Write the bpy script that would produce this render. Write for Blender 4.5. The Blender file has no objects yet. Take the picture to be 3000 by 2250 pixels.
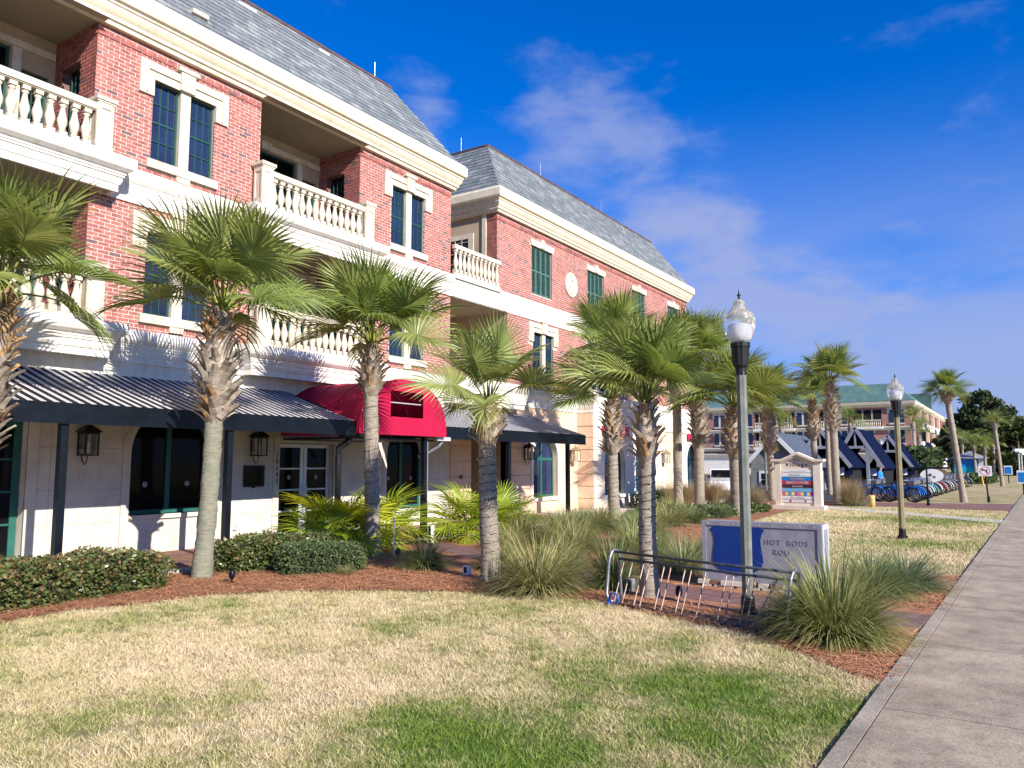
import bpy, math, random
import numpy as np
from mathutils import Vector, Matrix
R = math.radians
random.seed(7); rng = np.random.default_rng(7)
SC = bpy.context.scene
COL = SC.collection

# ------------------------------------------------------------------ camera
cam_data = bpy.data.cameras.new('camera'); cam_data.sensor_width = 36; cam_data.lens = 27.18
cam_data.clip_start = 0.1; cam_data.clip_end = 3000
cam = bpy.data.objects.new('camera', cam_data); COL.objects.link(cam)
cam.location = (0, 0, 1.7); cam.rotation_euler = (R(90 + 5.798), 0, R(33.2036 - 90))
SC.camera = cam
# ------------------------------------------------------------------ light
SUN_DIR = Vector((0.30, 1.0, -0.585)).normalized()
SUN_EL = math.asin(-SUN_DIR.z); SUN_AZ = math.atan2(-SUN_DIR.x, -SUN_DIR.y)
sd = bpy.data.lights.new('sun', 'SUN'); sd.energy = 5.0; sd.angle = R(0.5); sd.color = (1.0, 0.92, 0.80)
sun = bpy.data.objects.new('sun', sd); COL.objects.link(sun)
sun.rotation_euler = SUN_DIR.to_track_quat('-Z', 'Y').to_euler(); sun.location = (-10, -40, 30)
SC.view_settings.view_transform = 'Standard'; SC.view_settings.look = 'None'
SC.view_settings.exposure = 0.76; SC.view_settings.gamma = 1.0
SC.view_settings.use_curve_mapping = False

W = bpy.data.worlds.new('World'); SC.world = W; W.use_nodes = True
def world_nodes():
    nt = W.node_tree; N = nt.nodes; L = nt.links
    bg = N['Background']; bg.inputs['Strength'].default_value = 0.064
    sky = N.new('ShaderNodeTexSky'); sky.sky_type = 'NISHITA'; sky.sun_disc = False
    sky.sun_elevation = SUN_EL; sky.sun_rotation = SUN_AZ
    sky.air_density = 1.0; sky.dust_density = 0.4; sky.ozone_density = 4.0
    tint = N.new('ShaderNodeMix'); tint.data_type = 'RGBA'; tint.blend_type = 'MULTIPLY'; tint.inputs[0].default_value = 1; tint.inputs[7].default_value = (*SKY_TINT, 1)
    L.new(sky.outputs[0], tint.inputs[6])
    hs = N.new('ShaderNodeHueSaturation'); hs.inputs['Saturation'].default_value = 1.25; L.new(tint.outputs[2], hs.inputs['Color'])
    tc = N.new('ShaderNodeTexCoord'); D = tc.outputs['Generated']
    def noise(scale, zs, loc, det=8, ro=0.55, dist=0.3):
        mp = N.new('ShaderNodeMapping'); mp.inputs['Scale'].default_value = (1, 1, zs); mp.inputs['Location'].default_value = loc; L.new(D, mp.inputs['Vector'])
        n = N.new('ShaderNodeTexNoise'); n.inputs['Scale'].default_value = scale; n.inputs['Detail'].default_value = det; n.inputs['Roughness'].default_value = ro; n.inputs['Distortion'].default_value = dist
        L.new(mp.outputs[0], n.inputs['Vector']); return n.outputs['Fac']
    def rng_(v, a, b, c, d):
        r = N.new('ShaderNodeMapRange'); r.interpolation_type = 'SMOOTHSTEP'; L.new(v, r.inputs['Value'])
        for nm, q in zip(('From Min', 'From Max', 'To Min', 'To Max'), (a, b, c, d)): r.inputs[nm].default_value = q
        return r.outputs[0]
    def mth(op, a, b):
        n = N.new('ShaderNodeMath'); n.operation = op
        for i, v in enumerate((a, b)):
            if isinstance(v, (int, float)): n.inputs[i].default_value = v
            else: L.new(v, n.inputs[i])
        return n.outputs[0]
    sx = N.new('ShaderNodeSeparateXYZ'); L.new(D, sx.inputs[0])
    # broken puffs of cloud
    bl = None
    for (d, rad, amt) in PUFFS:
        vm = N.new('ShaderNodeVectorMath'); vm.operation = 'DISTANCE'; L.new(D, vm.inputs[0]); vm.inputs[1].default_value = d
        m = rng_(vm.outputs['Value'], 0, rad, amt, 0); bl = m if bl is None else mth('ADD', bl, m)
    puff = rng_(mth('ADD', noise(6.0, 2.2, (0.3, 0.2, 0.1), 9, 0.56, 0.15), bl), 0.60, 0.90, 0, 0.60)
    # a thin veil low in the sky, all round
    veil = mth('MULTIPLY', rng_(noise(2.0, 3.2, (0.7, 0.1, 0.5), 5), 0.30, 0.60, 0.30, 1.0), rng_(sx.outputs['Z'], 0.02, 0.44, 1.0, 0.0))
    tot = mth('MINIMUM', mth('ADD', puff, veil), 0.85)
    mix = N.new('ShaderNodeMix'); mix.data_type = 'RGBA'
    L.new(tot, mix.inputs[0]); L.new(hs.outputs[0], mix.inputs[6]); mix.inputs[7].default_value = CLOUD_COL
    L.new(mix.outputs[2], bg.inputs['Color'])
SKY_TINT = (0.27, 0.91, 1.88); CLOUD_COL = (3.6, 4.2, 6.9, 1)
def view_dir(px, py):     # a direction in the sky, given as picture position of the photograph
    th = R(33.2036); p = R(5.798); f = Vector((math.cos(th)*math.cos(p), math.sin(th)*math.cos(p), math.sin(p))); r = Vector((math.sin(th), -math.cos(th), 0)); u = r.cross(f)
    return tuple((f*2265 + r*(px-1500) - u*(py-1125)).normalized())
PUFFS = [(view_dir(1240, 330), 0.12, 0.27), (view_dir(1590, 340), 0.12, 0.24), (view_dir(1830, 395), 0.09, 0.20), (view_dir(1950, 720), 0.20, 0.17), (view_dir(2300, 900), 0.26, 0.15), (view_dir(2800, 950), 0.28, 0.14), (view_dir(2880, 100), 0.16, 0.08), (view_dir(950, 60), 0.12, 0.10), (view_dir(2000, 230), 0.1, 0.12), (view_dir(1650, 430), 0.08, 0.16)]
world_nodes()

# ------------------------------------------------------------------ materials
MATS = {}
def mat(name, col, rough=0.8, var=0.12, scale=3.0, bump=0.0, bscale=60.0, metal=0.0, spec=0.3, col2=None, trans=0.0, tcol=None, island=0.0, detail=4.0, coat=0.0):
    m = bpy.data.materials.new(name); m.use_nodes = True; nt = m.node_tree; N = nt.nodes; L = nt.links
    b = N['Principled BSDF']; b.inputs['Roughness'].default_value = rough; b.inputs['Metallic'].default_value = metal
    b.inputs['Specular IOR Level'].default_value = spec; b.inputs['Coat Weight'].default_value = coat
    c2 = col2 if col2 else tuple(max(0, c * (1 - 2.2 * var)) for c in col)
    c1 = col if col2 else tuple(min(1, c * (1 + var)) for c in col)
    geo = N.new('ShaderNodeNewGeometry')
    no = N.new('ShaderNodeTexNoise'); no.inputs['Scale'].default_value = scale; no.inputs['Detail'].default_value = detail; no.inputs['Roughness'].default_value = 0.6
    L.new(geo.outputs['Position'], no.inputs['Vector'])
    mr = N.new('ShaderNodeMapRange'); mr.inputs['From Min'].default_value = 0.3; mr.inputs['From Max'].default_value = 0.7
    L.new(no.outputs['Fac'], mr.inputs['Value'])
    fac = mr.outputs[0]
    if island > 0:
        mm = N.new('ShaderNodeMath'); mm.operation = 'MULTIPLY_ADD'; mm.inputs[1].default_value = island; L.new(geo.outputs['Random Per Island'], mm.inputs[0])
        m2 = N.new('ShaderNodeMath'); m2.operation = 'MULTIPLY'; m2.inputs[1].default_value = 1 - island; L.new(fac, m2.inputs[0]); L.new(m2.outputs[0], mm.inputs[2]); fac = mm.outputs[0]
    mx = N.new('ShaderNodeMix'); mx.data_type = 'RGBA'; mx.inputs[6].default_value = (*c1, 1); mx.inputs[7].default_value = (*c2, 1)
    L.new(fac, mx.inputs[0]); L.new(mx.outputs[2], b.inputs['Base Color'])
    if bump > 0:
        n2 = N.new('ShaderNodeTexNoise'); n2.inputs['Scale'].default_value = bscale; n2.inputs['Detail'].default_value = 5
        L.new(geo.outputs['Position'], n2.inputs['Vector'])
        bp = N.new('ShaderNodeBump'); bp.inputs['Strength'].default_value = bump; bp.inputs['Distance'].default_value = 0.02
        L.new(n2.outputs['Fac'], bp.inputs['Height']); L.new(bp.outputs[0], b.inputs['Normal'])
    if trans > 0:
        tr = N.new('ShaderNodeBsdfTranslucent'); 
        if tcol: tr.inputs['Color'].default_value = (*tcol, 1)
        else: L.new(mx.outputs[2], tr.inputs['Color'])
        ms = N.new('ShaderNodeMixShader'); ms.inputs[0].default_value = trans
        L.new(b.outputs[0], ms.inputs[1]); L.new(tr.outputs[0], ms.inputs[2]); L.new(ms.outputs[0], N['Material Output'].inputs['Surface'])
    MATS[name] = m
    return m
def bark_mat(name, c1, c2):
    m = mat(name, c1, 0.95, 0.2, 6, col2=c2); nt = m.node_tree; N = nt.nodes; L = nt.links; b = N['Principled BSDF']
    geo = N.new('ShaderNodeNewGeometry'); mp = N.new('ShaderNodeMapping'); mp.inputs['Scale'].default_value = (1, 1, 5.5); L.new(geo.outputs['Position'], mp.inputs['Vector'])
    n = N.new('ShaderNodeTexNoise'); n.inputs['Scale'].default_value = 9; n.inputs['Detail'].default_value = 6; n.inputs['Roughness'].default_value = .7; L.new(mp.outputs[0], n.inputs['Vector'])
    bp = N.new('ShaderNodeBump'); bp.inputs['Strength'].default_value = 0.9; bp.inputs['Distance'].default_value = 0.03; L.new(n.outputs['Fac'], bp.inputs['Height']); L.new(bp.outputs[0], b.inputs['Normal'])
    mx = [x for x in N if x.bl_idname == 'ShaderNodeMix'][0]; mr = N.new('ShaderNodeMapRange'); mr.inputs['From Min'].default_value = .36; mr.inputs['From Max'].default_value = .66; L.new(n.outputs['Fac'], mr.inputs['Value']); L.new(mr.outputs[0], mx.inputs[0]); return m
def speckle_mat(name, c1, c2):
    m = mat(name, c1, 0.92, 0.16, 0.8, 0.3, 130, col2=c2, detail=12); nt = m.node_tree; N = nt.nodes; L = nt.links; b = N['Principled BSDF']
    geo = N.new('ShaderNodeNewGeometry'); v = N.new('ShaderNodeTexNoise'); v.inputs['Scale'].default_value = 85; v.inputs['Detail'].default_value = 3; v.inputs['Roughness'].default_value = .8; L.new(geo.outputs['Position'], v.inputs['Vector'])
    mr = N.new('ShaderNodeMapRange'); mr.inputs['From Min'].default_value = .35; mr.inputs['From Max'].default_value = .65; mr.inputs['To Min'].default_value = .55; mr.inputs['To Max'].default_value = 1.35; L.new(v.outputs['Fac'], mr.inputs['Value'])
    st = N.new('ShaderNodeTexNoise'); st.inputs['Scale'].default_value = 2.6; st.inputs['Detail'].default_value = 8; L.new(geo.outputs['Position'], st.inputs['Vector'])
    m2 = N.new('ShaderNodeMapRange'); m2.inputs['From Min'].default_value = .35; m2.inputs['From Max'].default_value = .7; m2.inputs['To Min'].default_value = 1.15; m2.inputs['To Max'].default_value = .72; L.new(st.outputs['Fac'], m2.inputs['Value'])
    mm = N.new('ShaderNodeMath'); mm.operation = 'MULTIPLY'; L.new(mr.outputs[0], mm.inputs[0]); L.new(m2.outputs[0], mm.inputs[1])
    mx = [x for x in N if x.bl_idname == 'ShaderNodeMix'][0]; mu = N.new('ShaderNodeMix'); mu.data_type = 'RGBA'; mu.blend_type = 'MULTIPLY'; mu.inputs[0].default_value = 1; L.new(mx.outputs[2], mu.inputs[6]); L.new(mm.outputs[0], mu.inputs[7]); L.new(mu.outputs[2], b.inputs['Base Color']); return m
def glass_mat(name, col, rough=0.04, spec=0.6):
    m = mat(name, col, rough, 0.2, 1.2, spec=spec); return m
brickA = mat('brick_red', (0.42, 0.145, 0.125), 0.85, 0.16, 9, 0.25, 90)
brickB = mat('brick_orange', (0.46, 0.17, 0.14), 0.85, 0.16, 9, 0.25, 90)
brickC = mat('brick_plum', (0.37, 0.135, 0.125), 0.85, 0.15, 9, 0.25, 90)
brickD = mat('brick_dark', (0.19, 0.11, 0.115), 0.85, 0.15, 9, 0.25, 90)
BR = [brickA, brickB, brickC, brickD]
mortar = mat('mortar', (0.66, 0.55, 0.49), 0.95, 0.1, 20)
stone = mat('cast_stone', (0.70, 0.635, 0.52), 0.8, 0.06, 2.5, 0.12, 35, col2=(0.57, 0.51, 0.41))
cream = mat('painted_cornice', (0.77, 0.70, 0.55), 0.6, 0.05, 1.3, col2=(0.70, 0.62, 0.46))
white = mat('white_stucco', (0.78, 0.75, 0.70), 0.75, 0.04, 1.4, 0.1, 50)
lime = mat('limestone', (0.66, 0.62, 0.54), 0.85, 0.1, 2.2, 0.2, 28, col2=(0.50, 0.47, 0.41))
peach = mat('peach_stucco', (0.74, 0.55, 0.40), 0.85, 0.06, 2.0, 0.12, 45)
warmw = mat('warm_white_stucco', (0.80, 0.70, 0.58), 0.8, 0.04, 1.6, 0.1, 45)
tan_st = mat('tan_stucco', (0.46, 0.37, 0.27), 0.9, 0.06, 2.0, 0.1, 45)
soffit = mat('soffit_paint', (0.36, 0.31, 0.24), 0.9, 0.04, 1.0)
slA = mat('slate_grey', (0.205, 0.225, 0.24), 0.75, 0.15, 6, 0.2, 60)
slB = mat('slate_blue', (0.16, 0.18, 0.20), 0.75, 0.15, 6, 0.2, 60)
slC = mat('slate_pale', (0.265, 0.285, 0.29), 0.75, 0.15, 6, 0.2, 60)
slD = mat('slate_green', (0.18, 0.21, 0.215), 0.75, 0.15, 6, 0.2, 60)
SL = [slA, slB, slC, slD]
copper = mat('brown_flashing', (0.13, 0.075, 0.06), 0.5, 0.2, 4)
green = mat('green_frame', (0.022, 0.115, 0.095), 0.45, 0.1, 4)
shutg = mat('shutter_green', (0.07, 0.155, 0.135), 0.55, 0.1, 4)
dgreen = mat('dark_green_frame', (0.02, 0.075, 0.068), 0.45, 0.1, 4)
glass = glass_mat('window_glass', (0.018, 0.03, 0.075))
dglass = glass_mat('dark_shop_glass', (0.006, 0.007, 0.009), 0.05, 0.10)
blind = mat('blind_slats', (0.10, 0.11, 0.16), 0.6, 0.1, 4)
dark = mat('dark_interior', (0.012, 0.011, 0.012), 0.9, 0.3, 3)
black = mat('black_metal', (0.012, 0.013, 0.016), 0.45, 0.2, 6)
navy = mat('black_navy_paint', (0.0035, 0.007, 0.012), 0.4, 0.2, 6)
galv = mat('galvanised_steel', (0.32, 0.33, 0.35), 0.38, 0.15, 25, metal=0.75, spec=0.5)
greysteel = mat('grey_rail', (0.075, 0.085, 0.10), 0.45, 0.25, 12, metal=0.4)
rust = mat('rusty_picket', (0.36, 0.34, 0.33), 0.45, 0.2, 14, metal=0.5, col2=(0.22, 0.09, 0.04))
alu = mat('door_aluminium', (0.60, 0.62, 0.64), 0.4, 0.05, 5, metal=0.3)
redfab = mat('red_canvas', (0.46, 0.008, 0.055), 0.75, 0.05, 2, spec=0.25, trans=0.12)
boots_m = mat('palm_boot', (0.44, 0.375, 0.30), 0.95, 0.2, 9, 0.4, 40, col2=(0.20, 0.155, 0.12))
boots_o = mat('palm_boot_orange', (0.46, 0.30, 0.15), 0.95, 0.2, 14, 0.3, 40, col2=(0.20, 0.12, 0.06))
bark = bark_mat('palm_bark', (0.40, 0.345, 0.28), (0.20, 0.165, 0.13))
bark_g = bark_mat('palm_bark_mossy', (0.30, 0.275, 0.215), (0.17, 0.185, 0.13))
petiole = mat('palm_petiole', (0.22, 0.25, 0.05), 0.5, 0.2, 5)
fr1 = mat('frond_green', (0.25, 0.31, 0.075), 0.42, 0.2, 2.5, spec=0.4, trans=0.30, tcol=(0.30, 0.37, 0.05), island=0.75, col2=(0.075, 0.125, 0.036))
fr2 = mat('frond_olive', (0.34, 0.37, 0.11), 0.42, 0.2, 2.5, spec=0.4, trans=0.30, tcol=(0.36, 0.38, 0.06), island=0.75, col2=(0.105, 0.15, 0.045))
fr3 = mat('frond_bright', (0.42, 0.50, 0.035), 0.4, 0.2, 2.5, spec=0.3, trans=0.35, tcol=(0.45, 0.50, 0.03), island=0.6, col2=(0.16, 0.27, 0.025))
fr4 = mat('frond_yellow', (0.68, 0.62, 0.03), 0.4, 0.2, 2.5, spec=0.3, trans=0.35, tcol=(0.55, 0.50, 0.03), island=0.6, col2=(0.30, 0.38, 0.025))
og1 = mat('tussock_green', (0.42, 0.42, 0.13), 0.6, 0.2, 4, trans=0.3, island=0.85, col2=(0.12, 0.16, 0.045))
og2 = mat('tussock_straw', (0.62, 0.54, 0.27), 0.7, 0.2, 4, trans=0.25, island=0.8, col2=(0.20, 0.22, 0.09))
og3 = mat('tussock_bluegreen', (0.30, 0.37, 0.17), 0.6, 0.2, 4, trans=0.25, island=0.8, col2=(0.10, 0.15, 0.08))
og4 = mat('muhly_brown', (0.46, 0.34, 0.20), 0.8, 0.2, 4, trans=0.25, island=0.7, col2=(0.20, 0.15, 0.07))
hl1 = mat('hedge_leaf', (0.16, 0.20, 0.06), 0.35, 0.2, 3, spec=0.4, trans=0.15, island=0.8, col2=(0.035, 0.065, 0.018))
hl2 = mat('hedge_leaf_bronze', (0.26, 0.17, 0.075), 0.4, 0.2, 3, spec=0.35, trans=0.15, island=0.8, col2=(0.07, 0.06, 0.022))
hl3 = mat('boxwood_leaf', (0.15, 0.20, 0.075), 0.5, 0.2, 3, trans=0.15, island=0.8, col2=(0.035, 0.06, 0.025))
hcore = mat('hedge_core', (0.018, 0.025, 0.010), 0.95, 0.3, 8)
pn1 = mat('pine_needles', (0.085, 0.125, 0.045), 0.7, 0.25, 0.6, trans=0.15, island=0.6, col2=(0.018, 0.036, 0.014))
pn2 = mat('oak_leaves', (0.15, 0.18, 0.035), 0.7, 0.25, 0.6, trans=0.2, island=0.6, col2=(0.035, 0.06, 0.015))
ptrunk = mat('pine_bark', (0.16, 0.12, 0.09), 0.95, 0.2, 5)
conc = speckle_mat('sidewalk_concrete', (0.44, 0.365, 0.27), (0.31, 0.25, 0.18))
conc2 = speckle_mat('kerb_concrete', (0.42, 0.365, 0.29), (0.29, 0.245, 0.19))
pale_c = mat('pale_concrete', (0.52, 0.50, 0.46), 0.9, 0.1, 2)
pav_r = mat('paver_terracotta', (0.36, 0.16, 0.085), 0.85, 0.15, 6, 0.15, 60)
pav_p = mat('paver_plum', (0.20, 0.11, 0.105), 0.85, 0.15, 6, 0.15, 60)
pav_b = mat('paver_brown', (0.26, 0.13, 0.09), 0.85, 0.15, 6, 0.15, 60)
asphalt = mat('asphalt', (0.055, 0.055, 0.058), 0.95, 0.15, 4)
needle = mat('pine_straw_needles', (0.74, 0.37, 0.19), 0.85, 0.2, 2, island=0.8, col2=(0.34, 0.145, 0.075))
mulch = mat('pine_straw_bed', (0.42, 0.19, 0.10), 0.95, 0.2, 9, 0.6, 55, col2=(0.11, 0.05, 0.03), detail=8)
whitep = mat('white_paint', (0.80, 0.80, 0.80), 0.5, 0.03, 3)
bluep = mat('shield_blue', (0.006, 0.035, 0.21), 0.55, 0.1, 8)
boxgrey = mat('box_grey_metal', (0.27, 0.265, 0.31), 0.6, 0.08, 5)
red_sign = mat('sign_red', (0.62, 0.01, 0.10), 0.5, 0.05, 3)
signcream = mat('sign_stucco', (0.68, 0.59, 0.50), 0.85, 0.04, 3)
lampgreen = mat('lamp_post_paint', (0.18, 0.19, 0.165), 0.5, 0.15, 6)
lampb = mat('lamp_post_bronze', (0.26, 0.22, 0.13), 0.45, 0.12, 6, metal=0.2)
teal = mat('teal_canvas', (0.01, 0.42, 0.52), 0.7, 0.05, 3)
navyroof = mat('navy_roof', (0.002, 0.006, 0.030), 0.85, 0.1, 3, spec=0.08)
greywood = mat('grey_timber', (0.30, 0.30, 0.36), 0.85, 0.12, 6)
groof = mat('green_slate_far', (0.10, 0.19, 0.175), 0.8, 0.2, 0.9, col2=(0.065, 0.13, 0.125))
brickfar = mat('brick_far', (0.38, 0.20, 0.165), 0.9, 0.08, 1.5)
orange_p = mat('orange_plastic', (0.85, 0.12, 0.01), 0.5, 0.03, 3)
yellow_p = mat('yellow_paint', (0.62, 0.46, 0.16), 0.6, 0.06, 3)

def globe_mat():
    m = bpy.data.materials.new('globe_acrylic'); m.use_nodes = True; nt = m.node_tree; N = nt.nodes; L = nt.links
    b = N['Principled BSDF']; b.inputs['Base Color'].default_value = (0.86, 0.87, 0.9, 1); b.inputs['Roughness'].default_value = 0.12
    b.inputs['Transmission Weight'].default_value = 0.82; b.inputs['IOR'].default_value = 1.18
    geo = N.new('ShaderNodeNewGeometry'); w = N.new('ShaderNodeTexNoise'); w.inputs['Scale'].default_value = 25
    L.new(geo.outputs['Position'], w.inputs['Vector']); bp = N.new('ShaderNodeBump'); bp.inputs['Strength'].default_value = 0.12
    L.new(w.outputs['Fac'], bp.inputs['Height']); L.new(bp.outputs[0], b.inputs['Normal'])
    return m
globe_m = globe_mat()
def stripe_mat():
    m = bpy.data.materials.new('striped_canvas'); m.use_nodes = True; nt = m.node_tree; N = nt.nodes; L = nt.links
    b = N['Principled BSDF']; b.inputs['Roughness'].default_value = 0.7; b.inputs['Specular IOR Level'].default_value = 0.3
    geo = N.new('ShaderNodeNewGeometry'); sx = N.new('ShaderNodeSeparateXYZ'); L.new(geo.outputs['Position'], sx.inputs[0])
    a = N.new('ShaderNodeMath'); a.operation = 'MULTIPLY'; a.inputs[1].default_value = 1 / 0.18; L.new(sx.outputs['X'], a.inputs[0])
    f = N.new('ShaderNodeMath'); f.operation = 'FRACT'; L.new(a.outputs[0], f.inputs[0])
    r = N.new('ShaderNodeValToRGB'); e = r.color_ramp.elements; K = (0.004, 0.005, 0.009, 1); Wt = (0.62, 0.60, 0.64, 1); e[0].position = 0.0; e[0].color = K; e[1].position = 0.53; e[1].color = K
    for p, c in ((0.55, Wt), (0.71, Wt), (0.725, K), (0.765, K), (0.78, Wt), (0.94, Wt), (0.96, K)):
        q = e.new(p); q.color = c
    L.new(f.outputs[0], r.inputs[0]); L.new(r.outputs[0], b.inputs['Base Color'])
    return m
stripe = stripe_mat()
def lawn_mat(name, blades):
    """dormant tan turf with green patches; the same field colours soil and blades"""
    m = bpy.data.materials.new(name); m.use_nodes = True; nt = m.node_tree; N = nt.nodes; L = nt.links
    b = N['Principled BSDF']; b.inputs['Roughness'].default_value = 0.85; b.inputs['Specular IOR Level'].default_value = 0.15
    geo = N.new('ShaderNodeNewGeometry')
    def noise(sc, det=4, ro=0.6):
        n = N.new('ShaderNodeTexNoise'); n.inputs['Scale'].default_value = sc; n.inputs['Detail'].default_value = det; n.inputs['Roughness'].default_value = ro
        L.new(geo.outputs['Position'], n.inputs['Vector']); return n.outputs['Fac']
    def math2(op, a, bb):
        n = N.new('ShaderNodeMath'); n.operation = op
        for i, v in enumerate((a, bb)):
            if isinstance(v, (int, float)): n.inputs[i].default_value = v
            else: L.new(v, n.inputs[i])
        return n.outputs[0]
    big = noise(0.55, 3); mid = noise(2.3, 4, 0.65); fine = noise(11, 4, 0.7)
    v = math2('ADD', math2('MULTIPLY', big, 0.9), math2('ADD', math2('MULTIPLY', mid, 0.80), math2('MULTIPLY', fine, 0.42)))
    # greener, better watered patches of turf
    for (cx, cy, rad, amt) in ((4.9, 2.4, 2.2, 0.20), (6.1, 2.6, 1.7, 0.17), (5.7, 1.5, 1.6, 0.18), (4.2, 2.9, 1.3, 0.10), (7.3, 4.9, 1.3, 0.16), (4.3, 3.6, 1.0, 0.16), (3.2, 3.0, 1.3, 0.2), (3.6, 5.2, 1.0, 0.10), (5.0, 4.6, 1.5, -0.14), (6.6, 6.9, 1.3, -0.12), (4.9, 6.8, 1.4, -0.06), (4.6, 8.4, 1.0, 0.05), (8.0, 3.6, 0.9, -0.14), (13.5, 1.5, 1.5, 0.2), (19, 1.3, 2.2, 0.24), (27, 2.2, 4.0, 0.3), (24, 4.5, 3.5, -0.12), (16, 3.2, 3.0, -0.12), (39, 1.0, 1.2, 0.18), (60, 3, 12, -0.1)):
        sub = N.new('ShaderNodeVectorMath'); sub.operation = 'DISTANCE'; L.new(geo.outputs['Position'], sub.inputs[0]); sub.inputs[1].default_value = (cx, cy, -0.05)
        mr = N.new('ShaderNodeMapRange'); mr.interpolation_type = 'SMOOTHSTEP'; mr.inputs['From Min'].default_value = 0; mr.inputs['From Max'].default_value = rad
        mr.inputs['To Min'].default_value = amt; mr.inputs['To Max'].default_value = 0; L.new(sub.outputs['Value'], mr.inputs['Value'])
        v = math2('ADD', v, mr.outputs[0])
    if blades: v = math2('ADD', v, math2('MULTIPLY', math2('SUBTRACT', geo.outputs['Random Per Island'], 0.5), 0.30))
    rp = N.new('ShaderNodeValToRGB'); e = rp.color_ramp.elements
    e[0].position = 0.86; e[0].color = (0.60, 0.47, 0.25, 1) if blades else (0.42, 0.33, 0.175, 1)
    e[1].position = 1.42; e[1].color = (0.085, 0.16, 0.022, 1) if blades else (0.06, 0.11, 0.018, 1)
    q = e.new(1.0); q.color = (0.48, 0.375, 0.18, 1) if blades else (0.33, 0.26, 0.13, 1)
    for el, p in zip(list(e), (0.40, 0.56, 0.80)): pass
    nrm = N.new('ShaderNodeMapRange'); nrm.inputs['From Min'].default_value = 0.78; nrm.inputs['From Max'].default_value = 1.60; L.new(v, nrm.inputs['Value'])
    e[0].position = 0.20; e[1].position = 0.42; e[2].position = 0.78
    cols = ((0.74, 0.615, 0.40), (0.58, 0.50, 0.26), (0.185, 0.265, 0.045)) if blades else ((0.46, 0.365, 0.21), (0.33, 0.28, 0.13), (0.08, 0.14, 0.018))
    for el, c in zip(e, cols): el.color = (*c, 1)
    L.new(nrm.outputs[0], rp.inputs[0]); L.new(rp.outputs[0], b.inputs['Base Color'])
    if blades:
        tr = N.new('ShaderNodeBsdfTranslucent'); L.new(rp.outputs[0], tr.inputs['Color'])
        ms = N.new('ShaderNodeMixShader'); ms.inputs[0].default_value = 0.25
        L.new(b.outputs[0], ms.inputs[1]); L.new(tr.outputs[0], ms.inputs[2]); L.new(ms.outputs[0], N['Material Output'].inputs['Surface'])
    else:
        n2 = noise(70, 5); bp = N.new('ShaderNodeBump'); bp.inputs['Strength'].default_value = 0.7; bp.inputs['Distance'].default_value = 0.03
        L.new(n2, bp.inputs['Height']); L.new(bp.outputs[0], b.inputs['Normal'])
    return m
def weather(m, amt, sc=7.0, z=0.35):
    """rain streaks and grime on painted and stone trim"""
    nt = m.node_tree; N = nt.nodes; L = nt.links; b = N['Principled BSDF']; src = b.inputs['Base Color'].links[0].from_socket
    geo = N.new('ShaderNodeNewGeometry'); mp = N.new('ShaderNodeMapping'); mp.inputs['Scale'].default_value = (1, 1, z); L.new(geo.outputs['Position'], mp.inputs['Vector'])
    n = N.new('ShaderNodeTexNoise'); n.inputs['Scale'].default_value = sc; n.inputs['Detail'].default_value = 8; n.inputs['Roughness'].default_value = .7; L.new(mp.outputs[0], n.inputs['Vector'])
    mr = N.new('ShaderNodeMapRange'); mr.inputs['From Min'].default_value = .48; mr.inputs['From Max'].default_value = .78; mr.inputs['To Min'].default_value = 0; mr.inputs['To Max'].default_value = amt; L.new(n.outputs['Fac'], mr.inputs['Value'])
    mu = N.new('ShaderNodeMix'); mu.data_type = 'RGBA'; mu.blend_type = 'MULTIPLY'; L.new(mr.outputs[0], mu.inputs[0]); L.new(src, mu.inputs[6]); mu.inputs[7].default_value = (.45, .42, .36, 1); L.new(mu.outputs[2], b.inputs['Base Color'])
for m_, a_ in ((white, .55), (cream, .55), (stone, .75), (lime, .38), (peach, .4), (warmw, .4), (brickA, .6), (brickB, .6), (brickC, .6), (mortar, .6), (conc, .6), (conc2, .6), (boxgrey, .5)): weather(m_, a_)
lawn_g = lawn_mat('lawn_soil', False); lawn_b = lawn_mat('lawn_blades', True)

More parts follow.
